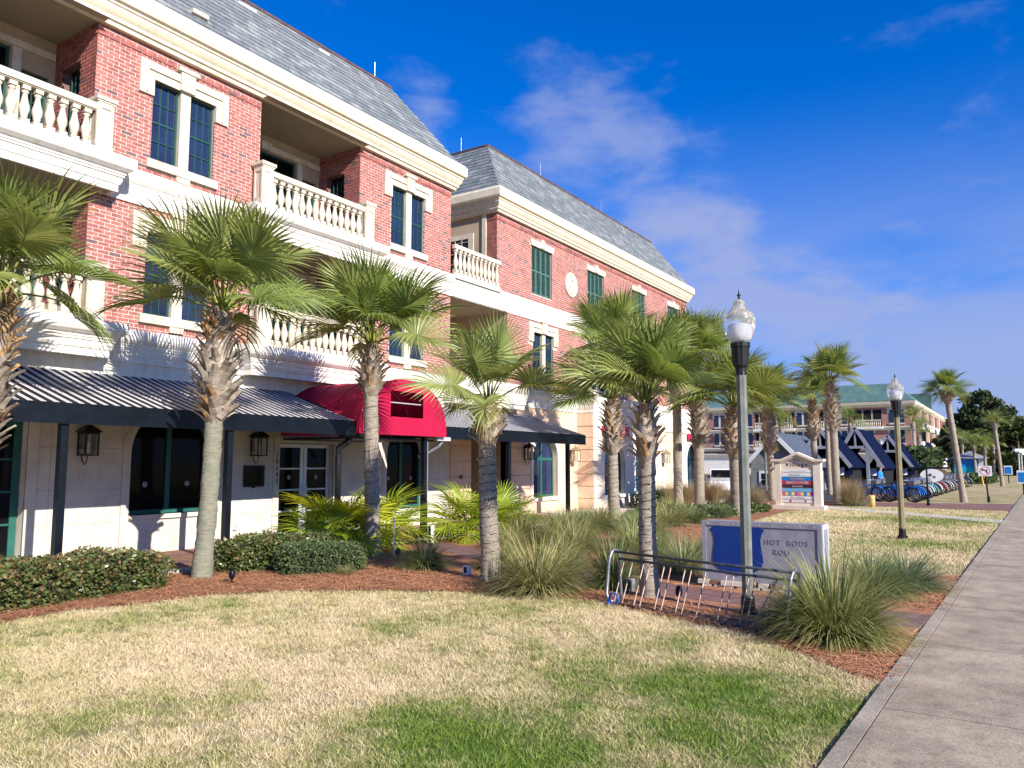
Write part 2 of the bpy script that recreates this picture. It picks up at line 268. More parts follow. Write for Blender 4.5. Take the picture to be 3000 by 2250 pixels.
# ------------------------------------------------------------------ mesh helpers
WL = {}          # world offset of every parent object (translation only)
class MB:
    def __init__(s): s.v = []; s.f = []; s.m = []; s.mats = []
    def mi(s, m):
        if m not in s.mats: s.mats.append(m)
        return s.mats.index(m)
    def add(s, vs, fs, m):
        o = len(s.v); s.v.extend(vs); i = s.mi(m)
        for f in fs: s.f.append([a + o for a in f]); s.m.append(i)
    def quad(s, a, b, c, d, m): s.add([a, b, c, d], [(0, 1, 2, 3)], m)
    def box(s, x0, x1, y0, y1, z0, z1, m):
        s.add([(x0,y0,z0),(x1,y0,z0),(x1,y1,z0),(x0,y1,z0),(x0,y0,z1),(x1,y0,z1),(x1,y1,z1),(x0,y1,z1)],
              [(0,3,2,1),(4,5,6,7),(0,1,5,4),(1,2,6,5),(2,3,7,6),(3,0,4,7)], m)
    def obox(s, c, ax, ay, az, m):
        c, ax, ay, az = map(Vector, (c, ax, ay, az))
        P = [c + ax*i + ay*j + az*k for k in (-1, 1) for i, j in ((-1,-1),(1,-1),(1,1),(-1,1))]
        s.add([tuple(p) for p in P], [(0,3,2,1),(4,5,6,7),(0,1,5,4),(1,2,6,5),(2,3,7,6),(3,0,4,7)], m)
    def bar(s, a, b, w, h, m, up=(0,0,1)):
        a, b = Vector(a), Vector(b); d = (b - a); L_ = d.length; d.normalize(); u = Vector(up)
        sd_ = d.cross(u)
        if sd_.length < 1e-4: sd_ = d.cross(Vector((1,0,0)))
        sd_.normalize(); u = sd_.cross(d)
        s.obox((a + b) / 2, d * L_ / 2, sd_ * w / 2, u * h / 2, m)
    def tube(s, path, r, m, n=8, cap=True):
        path = [Vector(p) for p in path]; rr = r if hasattr(r, '__len__') else [r] * len(path)
        vs = []; fs = []; prev = None
        for i, p in enumerate(path):
            d = (path[min(i+1, len(path)-1)] - path[max(i-1, 0)]).normalized()
            if prev is None:
                a = d.cross(Vector((0,0,1)));
                if a.length < 1e-3: a = d.cross(Vector((1,0,0)))
                a.normalize()
            else: a = (prev - d * prev.dot(d)).normalized()
            prev = a; b = d.cross(a)
            for k in range(n):
                t = 2*math.pi*k/n; vs.append(tuple(p + (a*math.cos(t) + b*math.sin(t)) * rr[i]))
        for i in range(len(path)-1):
            for k in range(n): fs.append((i*n+k, i*n+(k+1)%n, (i+1)*n+(k+1)%n, (i+1)*n+k))
        if cap: fs.append(tuple(range(n))[::-1]); fs.append(tuple((len(path)-1)*n + k for k in range(n)))
        s.add(vs, fs, m)
    def lathe(s, prof, m, n=12, c=(0,0,0), flute=0.0):
        vs = []; fs = []
        for r, z in prof:
            for k in range(n):
                t = 2*math.pi*k/n; q = r * (1 - (flute if k % 2 else 0)); vs.append((c[0]+q*math.cos(t), c[1]+q*math.sin(t), c[2]+z))
        for i in range(len(prof)-1):
            for k in range(n): fs.append((i*n+k, i*n+(k+1)%n, (i+1)*n+(k+1)%n, (i+1)*n+k))
        fs.append(tuple(range(n))[::-1]); fs.append(tuple((len(prof)-1)*n+k for k in range(n)))
        s.add(vs, fs, m)
    def sweep(s, prof, path, m, cap=True):
        """prof: (outward, z) list; path: xy polyline, outward = right-hand side; mitred corners"""
        P = [Vector((p[0], p[1])) for p in path]; offs = []
        for i in range(len(P)):
            ns = []
            if i > 0: d = (P[i]-P[i-1]).normalized(); ns.append(Vector((d.y, -d.x)))
            if i < len(P)-1: d = (P[i+1]-P[i]).normalized(); ns.append(Vector((d.y, -d.x)))
            if len(ns) == 2: b = (ns[0]+ns[1]).normalized(); offs.append(b / max(0.3, b.dot(ns[0])))
            else: offs.append(ns[0])
        k = len(prof); vs = [(P[i].x + offs[i].x*o, P[i].y + offs[i].y*o, z) for i in range(len(P)) for o, z in prof]; fs = []
        for i in range(len(P)-1):
            for j in range(k-1): fs.append((i*k+j, (i+1)*k+j, (i+1)*k+j+1, i*k+j+1))
        if cap: fs.append(tuple(range(k))); fs.append(tuple((len(P)-1)*k + j for j in range(k))[::-1])
        s.add(vs, fs, m)
    def mesh(s, name, smooth=False):
        me = bpy.data.meshes.new(name); me.from_pydata([tuple(v) for v in s.v], [], s.f)
        for m in s.mats: me.materials.append(m)
        if len(s.mats) > 1: me.polygons.foreach_set('material_index', s.m)
        if smooth: me.polygons.foreach_set('use_smooth', [True]*len(me.polygons))
        me.update(); return me
    def build(s, name, parent=None, smooth=False, local=False, kind=None):
        return link(name, s.mesh(name, smooth), parent, local, kind)
def link(name, me, parent=None, local=False, kind=None, loc=None):
    o = bpy.data.objects.new(name, me); COL.objects.link(o); w = Vector((0,0,0))
    if parent is not None:
        o.parent = parent
        if not local: o.location = -WL.get(parent, Vector((0,0,0)))
    if loc is not None:
        o.location = o.location + Vector(loc); w = Vector(loc)
        WL[o] = Vector(loc) if not local else Vector((0,0,0))
    else: WL[o] = Vector((0,0,0))
    if kind: o['kind'] = kind
    return o
def tag(o, label=None, cat=None, group=None, kind=None):
    if label: o['label'] = label
    if cat: o['category'] = cat
    if group: o['group'] = group
    if kind: o['kind'] = kind
    return o
def thing(name, label, cat, loc=(0,0,0), rz=0, group=None):
    o = bpy.data.objects.new(name, None); COL.objects.link(o); o.location = loc; o.rotation_euler = (0,0,rz); o.empty_display_size = 0.2
    WL[o] = Vector(loc); return tag(o, label, cat, group)
def copy_tree(o, parent=None):
    c = o.copy(); COL.objects.link(c); c.parent = parent
    for ch in list(o.children): copy_tree(ch, c)
    return c
def struct(name, mb, parent=None): return mb.build(name, parent, kind=None if parent else 'structure')
def text_mesh(name, body, size, m, extrude=0.004, align='CENTER', sp=1.0):
    cu = bpy.data.curves.new(name, 'FONT'); cu.body = body; cu.size = size; cu.extrude = extrude; cu.align_x = align; cu.align_y = 'CENTER'; cu.space_character = sp; cu.resolution_u = 2
    o = bpy.data.objects.new(name, cu); COL.objects.link(o)
    dg = bpy.context.evaluated_depsgraph_get(); me = bpy.data.meshes.new_from_object(o.evaluated_get(dg)); me.name = name
    bpy.data.objects.remove(o); bpy.data.curves.remove(cu); me.materials.clear(); me.materials.append(m); return me
def put_text(name, parent, body, size, m, pos, rot, **kw):
    """rot = world euler; the text child of a translated-only parent"""
    o = link(name, text_mesh(name, body, size, m, **kw), parent); o.location = Vector(pos) - WL.get(parent, Vector((0,0,0))); o.rotation_euler = rot; return o
def rand_mesh(name, verts, faces, m, smooth=False):
    me = bpy.data.meshes.new(name); verts = np.asarray(verts, np.float32).reshape(-1, 3); faces = np.asarray(faces, np.int32)
    n = faces.shape[1]; me.vertices.add(len(verts)); me.vertices.foreach_set('co', verts.ravel())
    me.loops.add(faces.size); me.loops.foreach_set('vertex_index', faces.ravel())
    me.polygons.add(len(faces)); me.polygons.foreach_set('loop_start', np.arange(0, faces.size, n, dtype=np.int32)); me.polygons.foreach_set('loop_total', np.full(len(faces), n, np.int32))
    for mm in (m if isinstance(m, list) else [m]): me.materials.append(mm)
    me.update(); me.validate(); return me
# ================================================================== GROUND
GZ = -0.06
g = MB(); g.quad((-900,-900,GZ),(1200,-900,GZ),(1200,900,GZ),(-900,900,GZ), lawn_g); struct('ground_lawn', g)
EDGE = [(4.22,9.49),(4.92,9.57),(5.89,9.26),(6.46,9.12),(6.98,8.86),(7.78,7.89),(8.17,7.40),(8.64,6.42),(8.95,5.75),(8.98,4.94),(8.92,4.46),(8.52,3.30),(8.24,2.50),(7.83,2.01),(7.42,1.58),(7.14,1.27),(6.95,1.02)]
def sw_edge(x): return 1.175 - 0.0234 * x
BED = [(-3, 9.3), (1, 9.4)] + EDGE + [(14.0, 0.85), (13.4,1.9),(12.6,2.3),(12.3,4.0),(13.8,5.0),(18,6.0),(24,6.9),(29,7.2),(31.5,6.1),(34,6.6),(37,6.8),(37,11.26),(-3,11.26)]
m_ = MB(); m_.add([(x,y,GZ+0.006) for x,y in BED], [tuple(range(len(BED)))], mulch); struct('mulch_bed', m_)
# sidewalk: single slabs with open joints, a narrow kerb strip along the turf
sw = MB(); sw.quad((-12,-2.6,GZ+0.012),(140,-6,GZ+0.012),(140,sw_edge(140),GZ+0.012),(-12,sw_edge(-12),GZ+0.012), asphalt); SW = struct('sidewalk', sw)
xs = [6.2 + 2.37*k for k in range(-5, 32)]
for a, b in zip(xs[:-1], xs[1:]):
    s_ = MB(); t = -.03 + random.uniform(-0.003, 0.003)
    s_.add([(a+.011, sw_edge(a)-.120, t),(b-.011, sw_edge(b)-.120, t),(b-.011, sw_edge(b)-3.0, t),(a+.011, sw_edge(a)-3.0, t),
            (a+.011, sw_edge(a)-.120, GZ),(b-.011, sw_edge(b)-.120, GZ),(b-.011, sw_edge(b)-3.0, GZ),(a+.011, sw_edge(a)-3.0, GZ)],
           [(3,2,1,0),(0,1,5,4),(1,2,6,5),(3,0,4,7)], conc); s_.build('slab', SW)
    k_ = MB(); 
    k_.add([(a+.005, sw_edge(a), -.028),(b-.005, sw_edge(b), -.028),(b-.005, sw_edge(b)-.11, -.028),(a+.005, sw_edge(a)-.11, -.028),
            (a+.005, sw_edge(a), GZ),(b-.005, sw_edge(b), GZ),(b-.005, sw_edge(b)-.11, GZ),(a+.005, sw_edge(a)-.11, GZ)],
           [(3,2,1,0),(0,1,5,4),(1,2,6,5),(3,0,4,7),(2,3,7,6)], conc2); k_.build('kerb_piece', SW)
# walkway along the shop fronts
wk = MB(); wk.box(-2, 40, 11.26, 11.42, -0.2, 0.004, pale_c); wk.box(-2, 40, 11.42, 14.2, -0.2, -0.006, mortar); WK = struct('walkway', wk)
for i in range(26):
    for j in range(5):
        x0, y0 = 6.6 + i*0.6, 11.43 + j*0.49
        p_ = MB(); p_.box(x0+.004, x0+.596, y0+.004, y0+.486, -0.03, random.uniform(-.002, .002), pav_b if (i+j) % 3 else pav_p); p_.build('paver', WK)
# paver path from the sidewalk past the sign to the walkway
CL = [(9.75,.95),(9.85,1.8),(10.0,2.8),(10.2,4.0),(10.75,5.6),(11.5,7.4),(12.5,9.4),(13.3,11.24)]
def cr(pts, n):
    out = []
    for i in range(len(pts)-1):
        p0, p1, p2, p3 = (Vector(pts[max(0, min(len(pts)-1, j))]) for j in (i-1, i, i+1, i+2))
        for k in range(n):
            t = k/n; out.append(0.5*((2*p1) + (p2-p0)*t + (2*p0-5*p1+4*p2-p3)*t*t + (3*p1-p0-3*p2+p3)*t**3))
    out.append(Vector(pts[-1])); return out
cl = cr(CL, 4)
pb = MB(); vs = []; 
def side(i, w):
    d = (cl[min(i+1,len(cl)-1)] - cl[max(i-1,0)]).normalized(); n = Vector((-d.y, d.x)); q = cl[i] + n*w; return q
for i in range(len(cl)-1):
    a,b,c,d = side(i,.82),side(i+1,.82),side(i+1,-.82),side(i,-.82); pb.quad(*[(q.x,q.y,GZ+.014) for q in (d,c,b,a)], mortar)
PATH = struct('paver_path', pb)
for i in range(len(cl)-1):
    for (w0, w1, mm) in ((.80,.42,pav_r),(.41,0.005,pav_p),(-.005,-.41,pav_p),(-.42,-.80,pav_r)):
        q = [side(i,w0).lerp(side(i+1,w0),.03), side(i+1,w0).lerp(side(i,w0),.0), side(i+1,w1), side(i,w1).lerp(side(i+1,w1),.03)]
        z = GZ+.03+random.uniform(-.003,.003); p_ = MB()
        p_.add([(v.x,v.y,z) for v in q]+[(v.x,v.y,GZ) for v in q], [(3,2,1,0),(0,1,5,4),(1,2,6,5),(2,3,7,6),(3,0,4,7)], mm); p_.build('paver', PATH)
# pale path, brick drive and street further on
cp = MB(); cp.add([(26.5,.50,GZ+.02),(28.1,.46,GZ+.02),(30.0,2.6,GZ+.02),(32.9,6.3,GZ+.02),(33.6,7.4,GZ+.02),(32.2,7.4,GZ+.02),(31.2,6.0,GZ+.02),(28.6,2.7,GZ+.02)],[tuple(range(8))],pale_c); struct('concrete_path', cp)
dr = MB(); dr.quad((33.4,.35,GZ+.012),(39.4,.2,GZ+.012),(37.2,5.6,GZ+.012),(34.2,5.4,GZ+.012), pav_p); DRV = struct('brick_drive', dr)
for i in range(12):
    for j in range(6):
        x0 = 33.6 + i*.46; y0 = .5 + j*.8
        if x0 + .45 > 39.2 - (y0)*.38 or x0 < 33.5 + y0*.14: continue
        p_ = MB(); p_.box(x0, x0+.45, y0, y0+.78, GZ+.004, GZ+.022+random.uniform(0,.004), pav_p if random.random()<.6 else pav_b); p_.build('paver', DRV)
st = MB(); st.add([(x,y,GZ+.008) for x,y in ((34.2,5.4),(37.2,5.6),(42,6.4),(110,6.4),(110,60),(38.6,60),(38.6,11),(37,6.8),(34,6.6))],[tuple(range(9))],asphalt); struct('street', st)
sw2 = MB(); sw2.quad((38.5,4.9,GZ+.012),(72,4.4,GZ+.012),(72,6.6,GZ+.012),(38.5,7.0,GZ+.012), pav_b); struct('bike_stand_paving', sw2)

# ================================================================== BUILDINGS
FY = 13.85
def wall_cells(mb, x0, x1, z0, z1, y, ops, m, ry=0.16, arch=True, rm=None):
    """front sheet facing -Y with openings (xa,xb,za,zb[,r]) and reveals"""
    X = sorted({x0, x1, *[v for o in ops for v in o[:2]]}); Z = sorted({z0, z1, *[v for o in ops for v in o[2:4]]})
    X = [v for v in X if x0-1e-6 <= v <= x1+1e-6]; Z = [v for v in Z if z0-1e-6 <= v <= z1+1e-6]
    for i in range(len(X)-1):
        for j in range(len(Z)-1):
            cx, cz = (X[i]+X[i+1])/2, (Z[j]+Z[j+1])/2
            if any(o[0] < cx < o[1] and o[2] < cz < o[3] for o in ops): continue
            mb.quad((X[i],y,Z[j]),(X[i+1],y,Z[j]),(X[i+1],y,Z[j+1]),(X[i],y,Z[j+1]), m)
    rm = rm or m
    for o in ops:
        xa, xb, za, zb = o[:4]; yb = y + ry
        mb.quad((xa,y,za),(xa,y,zb if len(o)<5 else zb-o[4]),(xa,yb,zb if len(o)<5 else zb-o[4]),(xa,yb,za), rm)
        mb.quad((xb,y,za),(xb,yb,za),(xb,yb,zb if len(o)<5 else zb-o[4]),(xb,y,zb if len(o)<5 else zb-o[4]), rm)
        mb.quad((xa,y,za),(xa,yb,za),(xb,yb,za),(xb,y,za), rm)
        if len(o) < 5: mb.quad((xa,y,zb),(xb,y,zb),(xb,yb,zb),(xa,yb,zb), rm)
        else:
            r = o[4]; cx = (xa+xb)/2; hw = (xb-xa)/2; n = 20; zs = zb - r
            P = [(cx - hw*math.cos(math.pi*k/n), zs + r*math.sin(math.pi*k/n)) for k in range(n+1)]
            for k in range(n):
                (ax, az), (bx, bz) = P[k], P[k+1]
                mb.quad((ax,y,az),(bx,y,bz),(bx,y,zb+1e-4),(ax,y,zb+1e-4), m); mb.quad((ax,y,az),(ax,yb,az),(bx,yb,bz),(bx,y,bz), rm)
BRK = {}
def brick_mesh(m):
    if m.name not in BRK:
        b = MB(); b.add([(0,0,0),(.205,0,0),(.205,0,.063),(0,0,.063),(0,.03,0),(.205,.03,0),(.205,.03,.063),(0,.03,.063)], [(0,1,2,3),(4,5,1,0),(1,5,6,2),(3,2,6,7),(4,0,3,7)], m); BRK[m.name] = b.mesh('brick')
    return BRK[m.name]
def brick_field(x0, x1, z0, z1, ops, place, stuff, parts, nparts, course=0.075, L_=0.217):
    """running bond; place(u, n, z) -> world, n = outward offset"""
    nrow = int(round((z1 - z0) / course)); course = (z1 - z0) / nrow
    for r in range(nrow):
        za = z0 + r*course + .004; zb = za + course - .017; zc = (za+zb)/2; u = x0 - (L_/2 if r % 2 else 0) - random.choice((0, .0))
        blocks = sorted((o[0], o[1]) for o in ops if o[2] - .02 < zc < o[3] + .02)
        pr = 0.02 if (z1 > 9 and 9.50 < zc < 9.57) or (z1 > 9 and 9.62 < zc < 9.69) else 0.0
        while u < x1:
            a, b = max(u, x0), min(u + L_ - .017, x1); u += L_
            segs = [(a, b)]
            for (p, q) in blocks:
                ns = []
                for (s, e) in segs:
                    if e <= p or s >= q: ns.append((s, e)); continue
                    if s < p: ns.append((s, p))
                    if e > q: ns.append((q, e))
                segs = ns
            for s, e in segs:
                if e - s < .02: continue
                w = random.random(); m = BR[0] if w < .56 else BR[1] if w < .78 else BR[2] if w < .94 else BR[3]
                jit = random.uniform(-.002, .002) + pr
                if parts is not None and nparts[0] > 0 and e - s > .19 and pr == 0:
                    o = link('brick', brick_mesh(m), parts); p = place(s, .0 + jit, za); o.location = Vector(p) - WL[parts]; o.scale = ((e-s)/.205, 1, (zb-za)/.063); nparts[0] -= 1; continue
                c = [place(s,jit,za),place(e,jit,za),place(e,jit,zb),place(s,jit,zb),place(s,-.03,za),place(e,-.03,za),place(e,-.03,zb),place(s,-.03,zb)]
                stuff.add(c, [(0,1,2,3),(4,5,1,0),(1,5,6,2),(3,2,6,7),(4,0,3,7)], m)
PANE = {}
def pane_mesh(w, h, m):
    k = (round(w,3), round(h,3), m.name)
    if k not in PANE:
        b = MB(); b.box(-w/2, w/2, 0, .006, -h/2, h/2, m); PANE[k] = b.mesh('pane')
    return PANE[k]
def window(parent, x0, x1, z0, z1, y, fm, gm, cols, rows, fw=.045, mw=.018, name='window', blinds=False, split=None, panes=True):
    w = MB(); w.box(x0, x0+fw, y, y+.07, z0, z1, fm); w.box(x1-fw, x1, y, y+.07, z0, z1, fm)
    w.box(x0+fw, x1-fw, y+.001, y+.07, z0, z0+fw, fm); w.box(x0+fw, x1-fw, y+.001, y+.07, z1-fw, z1, fm)
    ix0, ix1, iz0, iz1 = x0+fw, x1-fw, z0+fw, z1-fw; cw = (ix1-ix0)/cols; rh = (iz1-iz0)/rows
    for i in range(1, cols): w.box(ix0+i*cw-mw/2, ix0+i*cw+mw/2, y+.012, y+.05, iz0, iz1, fm)
    for j in range(1, rows):
        t = mw*2.2 if split and j == split else mw
        w.box(ix0, ix1, y+.010, y+.052, iz0+j*rh-t/2, iz0+j*rh+t/2, fm)
    o = w.build(name, parent)
    for i in range(cols):
        for j in range(rows):
            p = link('pane', pane_mesh(cw, rh, gm), o); p.location = (ix0+(i+.5)*cw, y+.03, iz0+(j+.5)*rh)
    if blinds:
        b = MB(); n = int((iz1-iz0)/.05)
        for k in range(n): b.box(ix0, ix1, y+.040, y+.044, iz0+k*.05, iz0+k*.05+.02, blind)
        b.build('blind', o)
    return o
def surround(parent, xa, xb, zb, zt, y=FY):
    """lintel with dropped ears, keystone, mullion and sill of a paired window; opening xa..xb, zb..zt"""
    s = MB(); f = y - .045; e = .30; cx = (xa+xb)/2
    s.box(xa-e, xa-.002, f, y+.05, zt-.34, zt+.34, stone); s.box(xb+.002, xb+e, f, y+.05, zt-.34, zt+.34, stone)
    s.box(xa-.002, xb+.002, f+.004, y+.05, zt, zt+.336, stone)
    s.box(xa-e+.16, xb+e-.16, f-.028, f+.01, zt+.165, zt+.19, stone)
    s.box(xa-e+.13, xa-e+.16, f-.028, f+.01, zt-.30, zt+.19, stone); s.box(xb+e-.16, xb+e-.13, f-.028, f+.01, zt-.30, zt+.19, stone)
    s.box(cx-.16, cx+.16, f-.05, y+.05, zt+.002, zt+.39, stone); s.box(cx-.235, cx+.235, f-.075, y+.04, zt+.39, zt+.47, stone)
    s.build('lintel', parent)
    q = MB(); q.box(cx-.11, cx+.11, y-.02, y+.15, zb, zt-.001, stone); q.build('mullion', parent)
    q = MB(); q.box(xa-.09, xb+.09, y-.07, y+.12, zb-.17, zb, stone); q.box(cx-.15, cx+.15, y-.055, y+.03, zb-.29, zb-.172, stone); q.build('sill', parent)
def bal_profile():
    return [(.075,0),(.075,.10),(.05,.115),(.035,.14),(.055,.16),(.05,.19),(.072,.27),(.07,.34),(.048,.43),(.036,.52),(.034,.56),(.05,.575),(.05,.60),(.038,.615),(.055,.64),(.072,.66),(.072,.71)]
bm_ = MB(); bm_.lathe([(r_*1.18, z_) for r_, z_ in bal_profile()[2:14]], stone, 10); bm_.box(-.07,.07,-.07,.07,0,.112,stone); bm_.box(-.062,.062,-.062,.062,.63,.71,stone)
BALU = bm_.mesh('baluster', False); BALU.polygons.foreach_set('use_smooth', [len(p.vertices)==4 and i < 110 for i, p in enumerate(BALU.polygons)])
LEDGE = [(0,.0),(.0,-.62),(.07,-.62),(.07,-.50),(.09,-.485),(.12,-.42),(.12,-.36),(.145,-.35),(.145,-.315),(.165,-.305),(.165,-.275),(.20,-.255),(.27,-.20),(.30,-.15),(.30,0)]
def balcony(root, xl, xr, zf, side_posts=(1,1), yf=13.42, name='balcony'):
    b = MB(); pr = [(o*.95 if o else 0, zf+z) for o, z in LEDGE]
    b.sweep(pr, [(xl-.06,FY+.02),(xl-.06,yf+.13),(xr+.06,yf+.13),(xr+.06,FY+.02)], white)
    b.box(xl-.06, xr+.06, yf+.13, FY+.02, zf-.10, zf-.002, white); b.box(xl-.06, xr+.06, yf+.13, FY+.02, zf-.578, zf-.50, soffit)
    o = b.build(name, root)
    for k, xp in enumerate((xl, xr-.32)):
        if not side_posts[k]: continue
        p = MB(); p.box(xp, xp+.32, yf+.06, yf+.38, zf, zf+.15, stone); p.box(xp+.02, xp+.30, yf+.08, yf+.36, zf+.15, zf+.95, stone)
        for (a0,a1,c0,c1) in ((xp+.02,xp+.075,zf+.15,zf+.95),(xp+.245,xp+.30,zf+.15,zf+.95)): p.box(a0,a1,yf+.062,yf+.082,c0,c1,stone)
        p.box(xp+.075,xp+.245,yf+.062,yf+.082,zf+.15,zf+.24,stone); p.box(xp+.075,xp+.245,yf+.062,yf+.082,zf+.84,zf+.95,stone)
        for (b0,b1) in ((yf+.08,yf+.13),(yf+.31,yf+.36)): p.box(xp+.002,xp+.022,b0,b1,zf+.15,zf+.95,stone)
        p.box(xp+.002,xp+.022,yf+.13,yf+.31,zf+.15,zf+.24,stone); p.box(xp+.002,xp+.022,yf+.13,yf+.31,zf+.84,zf+.95,stone)
        p.box(xp-.01, xp+.33, yf+.05, yf+.39, zf+.95, zf+.985, stone); p.box(xp-.03, xp+.35, yf+.03, yf+.41, zf+.985, zf+1.05, stone); p.build('post', o)
    x0, x1 = xl+.33, xr-.33
    r = MB(); r.box(x0-.01, x1+.01, yf+.12, yf+.31, zf, zf+.09, stone); r.build('bottom_rail', o)
    r = MB(); r.box(x0-.01, x1+.01, yf+.11, yf+.32, zf+.80, zf+.92, stone); r.box(x0-.01, x1+.01, yf+.135, yf+.295, zf+.78, zf+.802, stone); r.build('top_rail', o)
    n = int(round((x1-x0)/.205)); 
    for k in range(n):
        q = link('baluster', BALU, o); q.location = (x0+(k+.5)*(x1-x0)/n, yf+.215, zf+.088); q.scale = (1,1,.975); q.rotation_euler = (0,0,random.choice((0,1,2))*R(90))
    return o
CORN = [(0,9.83),(.10,9.83),(.12,9.90),(.16,9.92),(.16,9.98),(.20,10.03),(.24,10.10),(.24,10.16),(.27,10.18),(.27,10.22),(.33,10.25),(.35,10.30),(.35,10.52),(.30,10.60),(0,10.62)]
SH = {}
def shingle_mesh(m):
    if m.name not in SH:
        b = MB(); b.add([(0,0,.018),(1,0,.018),(1,1,.002),(0,1,.002),(0,0,0),(1,0,0)], [(0,1,2,3),(4,5,1,0),(5,2,1),(4,0,3)], m); SH[m.name] = b.mesh('shingle')
    return SH[m.name]
def shingles(root_part, n_parts, p00, udir, vdir, ndir, L_of_v, vlen, expo=.195):
    """slope: origin p00, u along eave, v up the slope; L_of_v(v) -> (u0,u1)"""
    st = MB(); u_, v_, n_ = Vector(udir), Vector(vdir), Vector(ndir); rows = int(vlen/expo)
    M = Matrix((u_, v_, n_)).transposed()
    cand = []
    for r in range(rows):
        v = r*vlen/rows; ua, ub = L_of_v(v + .5*expo); u = ua - random.uniform(0,.3)
        while u < ub:
            w = random.choice((.30,.38,.46)); a, b = max(u, ua), min(u+w-.008, ub); u += w
            if b - a < .04: continue
            cand.append((a, b, v + random.uniform(-.008,.004), random.choices(SL, (5,4,2,2))[0]))
    # the largest in view become single objects (the nearest ones)
    order = sorted(range(len(cand)), key=lambda i: (p00[0] + u_.x*cand[i][0] + v_.x*cand[i][2] - 9.5)**2 if p00[0] < 15 else cand[i][0])
    single = set(order[:n_parts])
    for i, (a, b, v, m) in enumerate(cand):
        p = Vector(p00) + u_*a + v_*v + n_*.004
        if i in single:
            o = link('shingle', shingle_mesh(m), root_part); o.matrix_basis = Matrix.Translation(p - WL[root_part]) @ M.to_4x4() @ Matrix.Diagonal((b-a, expo*1.12, 1, 1))
        else:
            h = expo*1.12; q = [p+n_*.018, p+u_*(b-a)+n_*.018, p+u_*(b-a)+v_*h+n_*.002, p+v_*h+n_*.002, p, p+u_*(b-a)]
            st.add([tuple(x) for x in q], [(0,1,2,3),(4,5,1,0),(5,2,1),(4,0,3)], m)
    return st
def mansard(root, xl, xr, yb, hipL, hipR, nparts, ex=.28):
    r = MB(); ye, ze, yt, zt = FY-ex+.06, 10.58, 15.17, 12.85; run = yt-ye
    x0e, x1e = xl-(ex-.06 if hipL else 0), xr+(ex-.06 if hipR else 0); x0t, x1t = x0e+(run if hipL else 0), x1e-(run if hipR else 0)
    r.quad((x0e,ye,ze),(x1e,ye,ze),(x1t,yt,zt),(x0t,yt,zt), slB)
    if hipL: r.quad((x0e,yb,ze),(x0e,ye,ze),(x0t,yt,zt),(x0t,yb,zt), slB)
    if hipR: r.quad((x1e,ye,ze),(x1e,yb,ze),(x1t,yb,zt),(x1t,yt,zt), slB)
    r.quad((x0t,yt,zt),(x1t,yt,zt),(x1t,yb,zt),(x0t,yb,zt), copper)
    roof = r.build('roof', root)
    sl = math.hypot(run, zt-ze); v = (0, run/sl, (zt-ze)/sl); n = (0, -(zt-ze)/sl, run/sl)
    f = lambda t: (0 + (t/sl*run if hipL else 0), (x1e-x0e) - (t/sl*run if hipR else 0))
    shingles(roof, nparts, (x0e,ye,ze), (1,0,0), v, n, f, sl).build('shingle_courses', roof, kind='stuff')
    if hipL:
        f2 = lambda t: (0, (yb-ye) - t/sl*run)
        shingles(roof, 0, (x0e,yb,ze), (0,-1,0), (run/sl,0,(zt-ze)/sl), (-(zt-ze)/sl,0,run/sl), f2, sl).build('shingle_courses', roof, kind='stuff')
    e = MB(); e.box(x0t-.03, x1t+.03, yt-.05, yt+.06, zt-.02, zt+.05, copper)
    if hipL: e.box(x0t-.05, x0t+.06, yt+.062, yb, zt-.02, zt+.05, copper)
    e.build('ridge_flashing', roof)
    return roof, x0t, x1t, yt, zt

# ---------------------------------------------------------------- near brick building
B1 = thing('brick_building', 'near three-storey brick building with balconies, grey slate mansard and arched shop windows', 'building', (10, FY, 0))
X1 = 17.83
BAYS = [(1.0,4.04),(7.17,10.87),(14.0,X1)]
LOG = [(4.04,7.17),(10.87,14.0)]
FL = [(4.17,6.62),(7.22,9.84)]           # brick floors
NP = [300]
bst = MB(); core = MB()
def front(u, n, z): return (u, FY - n, z)
for bi in (1, 2, 0):
    xa, xb = BAYS[bi]; cx = (xa+xb)/2
    for fi in (1, 0):
        z0, z1 = FL[fi]; ops = []
        if bi: 
            zt = z0 + 1.97; zb = z0 + .35; wa, wb = (8.30, 9.69) if bi == 1 else (15.21, 16.60)
            ops = [(wa, wb, zb, zt)]
            solid = [(wa,wb,zb,zt),(wa-.30,wb+.30,zt-.34,zt+.34),((wa+wb)/2-.235,(wa+wb)/2+.235,zt+.30,zt+.47),(wa-.09,wb+.09,zb-.17,zb),((wa+wb)/2-.15,(wa+wb)/2+.15,zb-.29,zb)]
        else: solid = []
        wall_cells(core, xa, xb, z0-.6, z1, FY+.006, ops, mortar, .16)
        brick_field(xa, xb, z0, z1, solid, front, bst, B1, NP if (bi == 1 and fi == 1) else [0])
        if bi:
            surround(B1, wa, wb, zb, zt); c = (wa+wb)/2
            window(B1, wa+.005, c-.115, zb, zt, FY+.07, dgreen, glass, 3, 4, blinds=True, split=2)
            window(B1, c+.115, wb-.005, zb, zt, FY+.07, dgreen, glass, 3, 4, blinds=True, split=2)
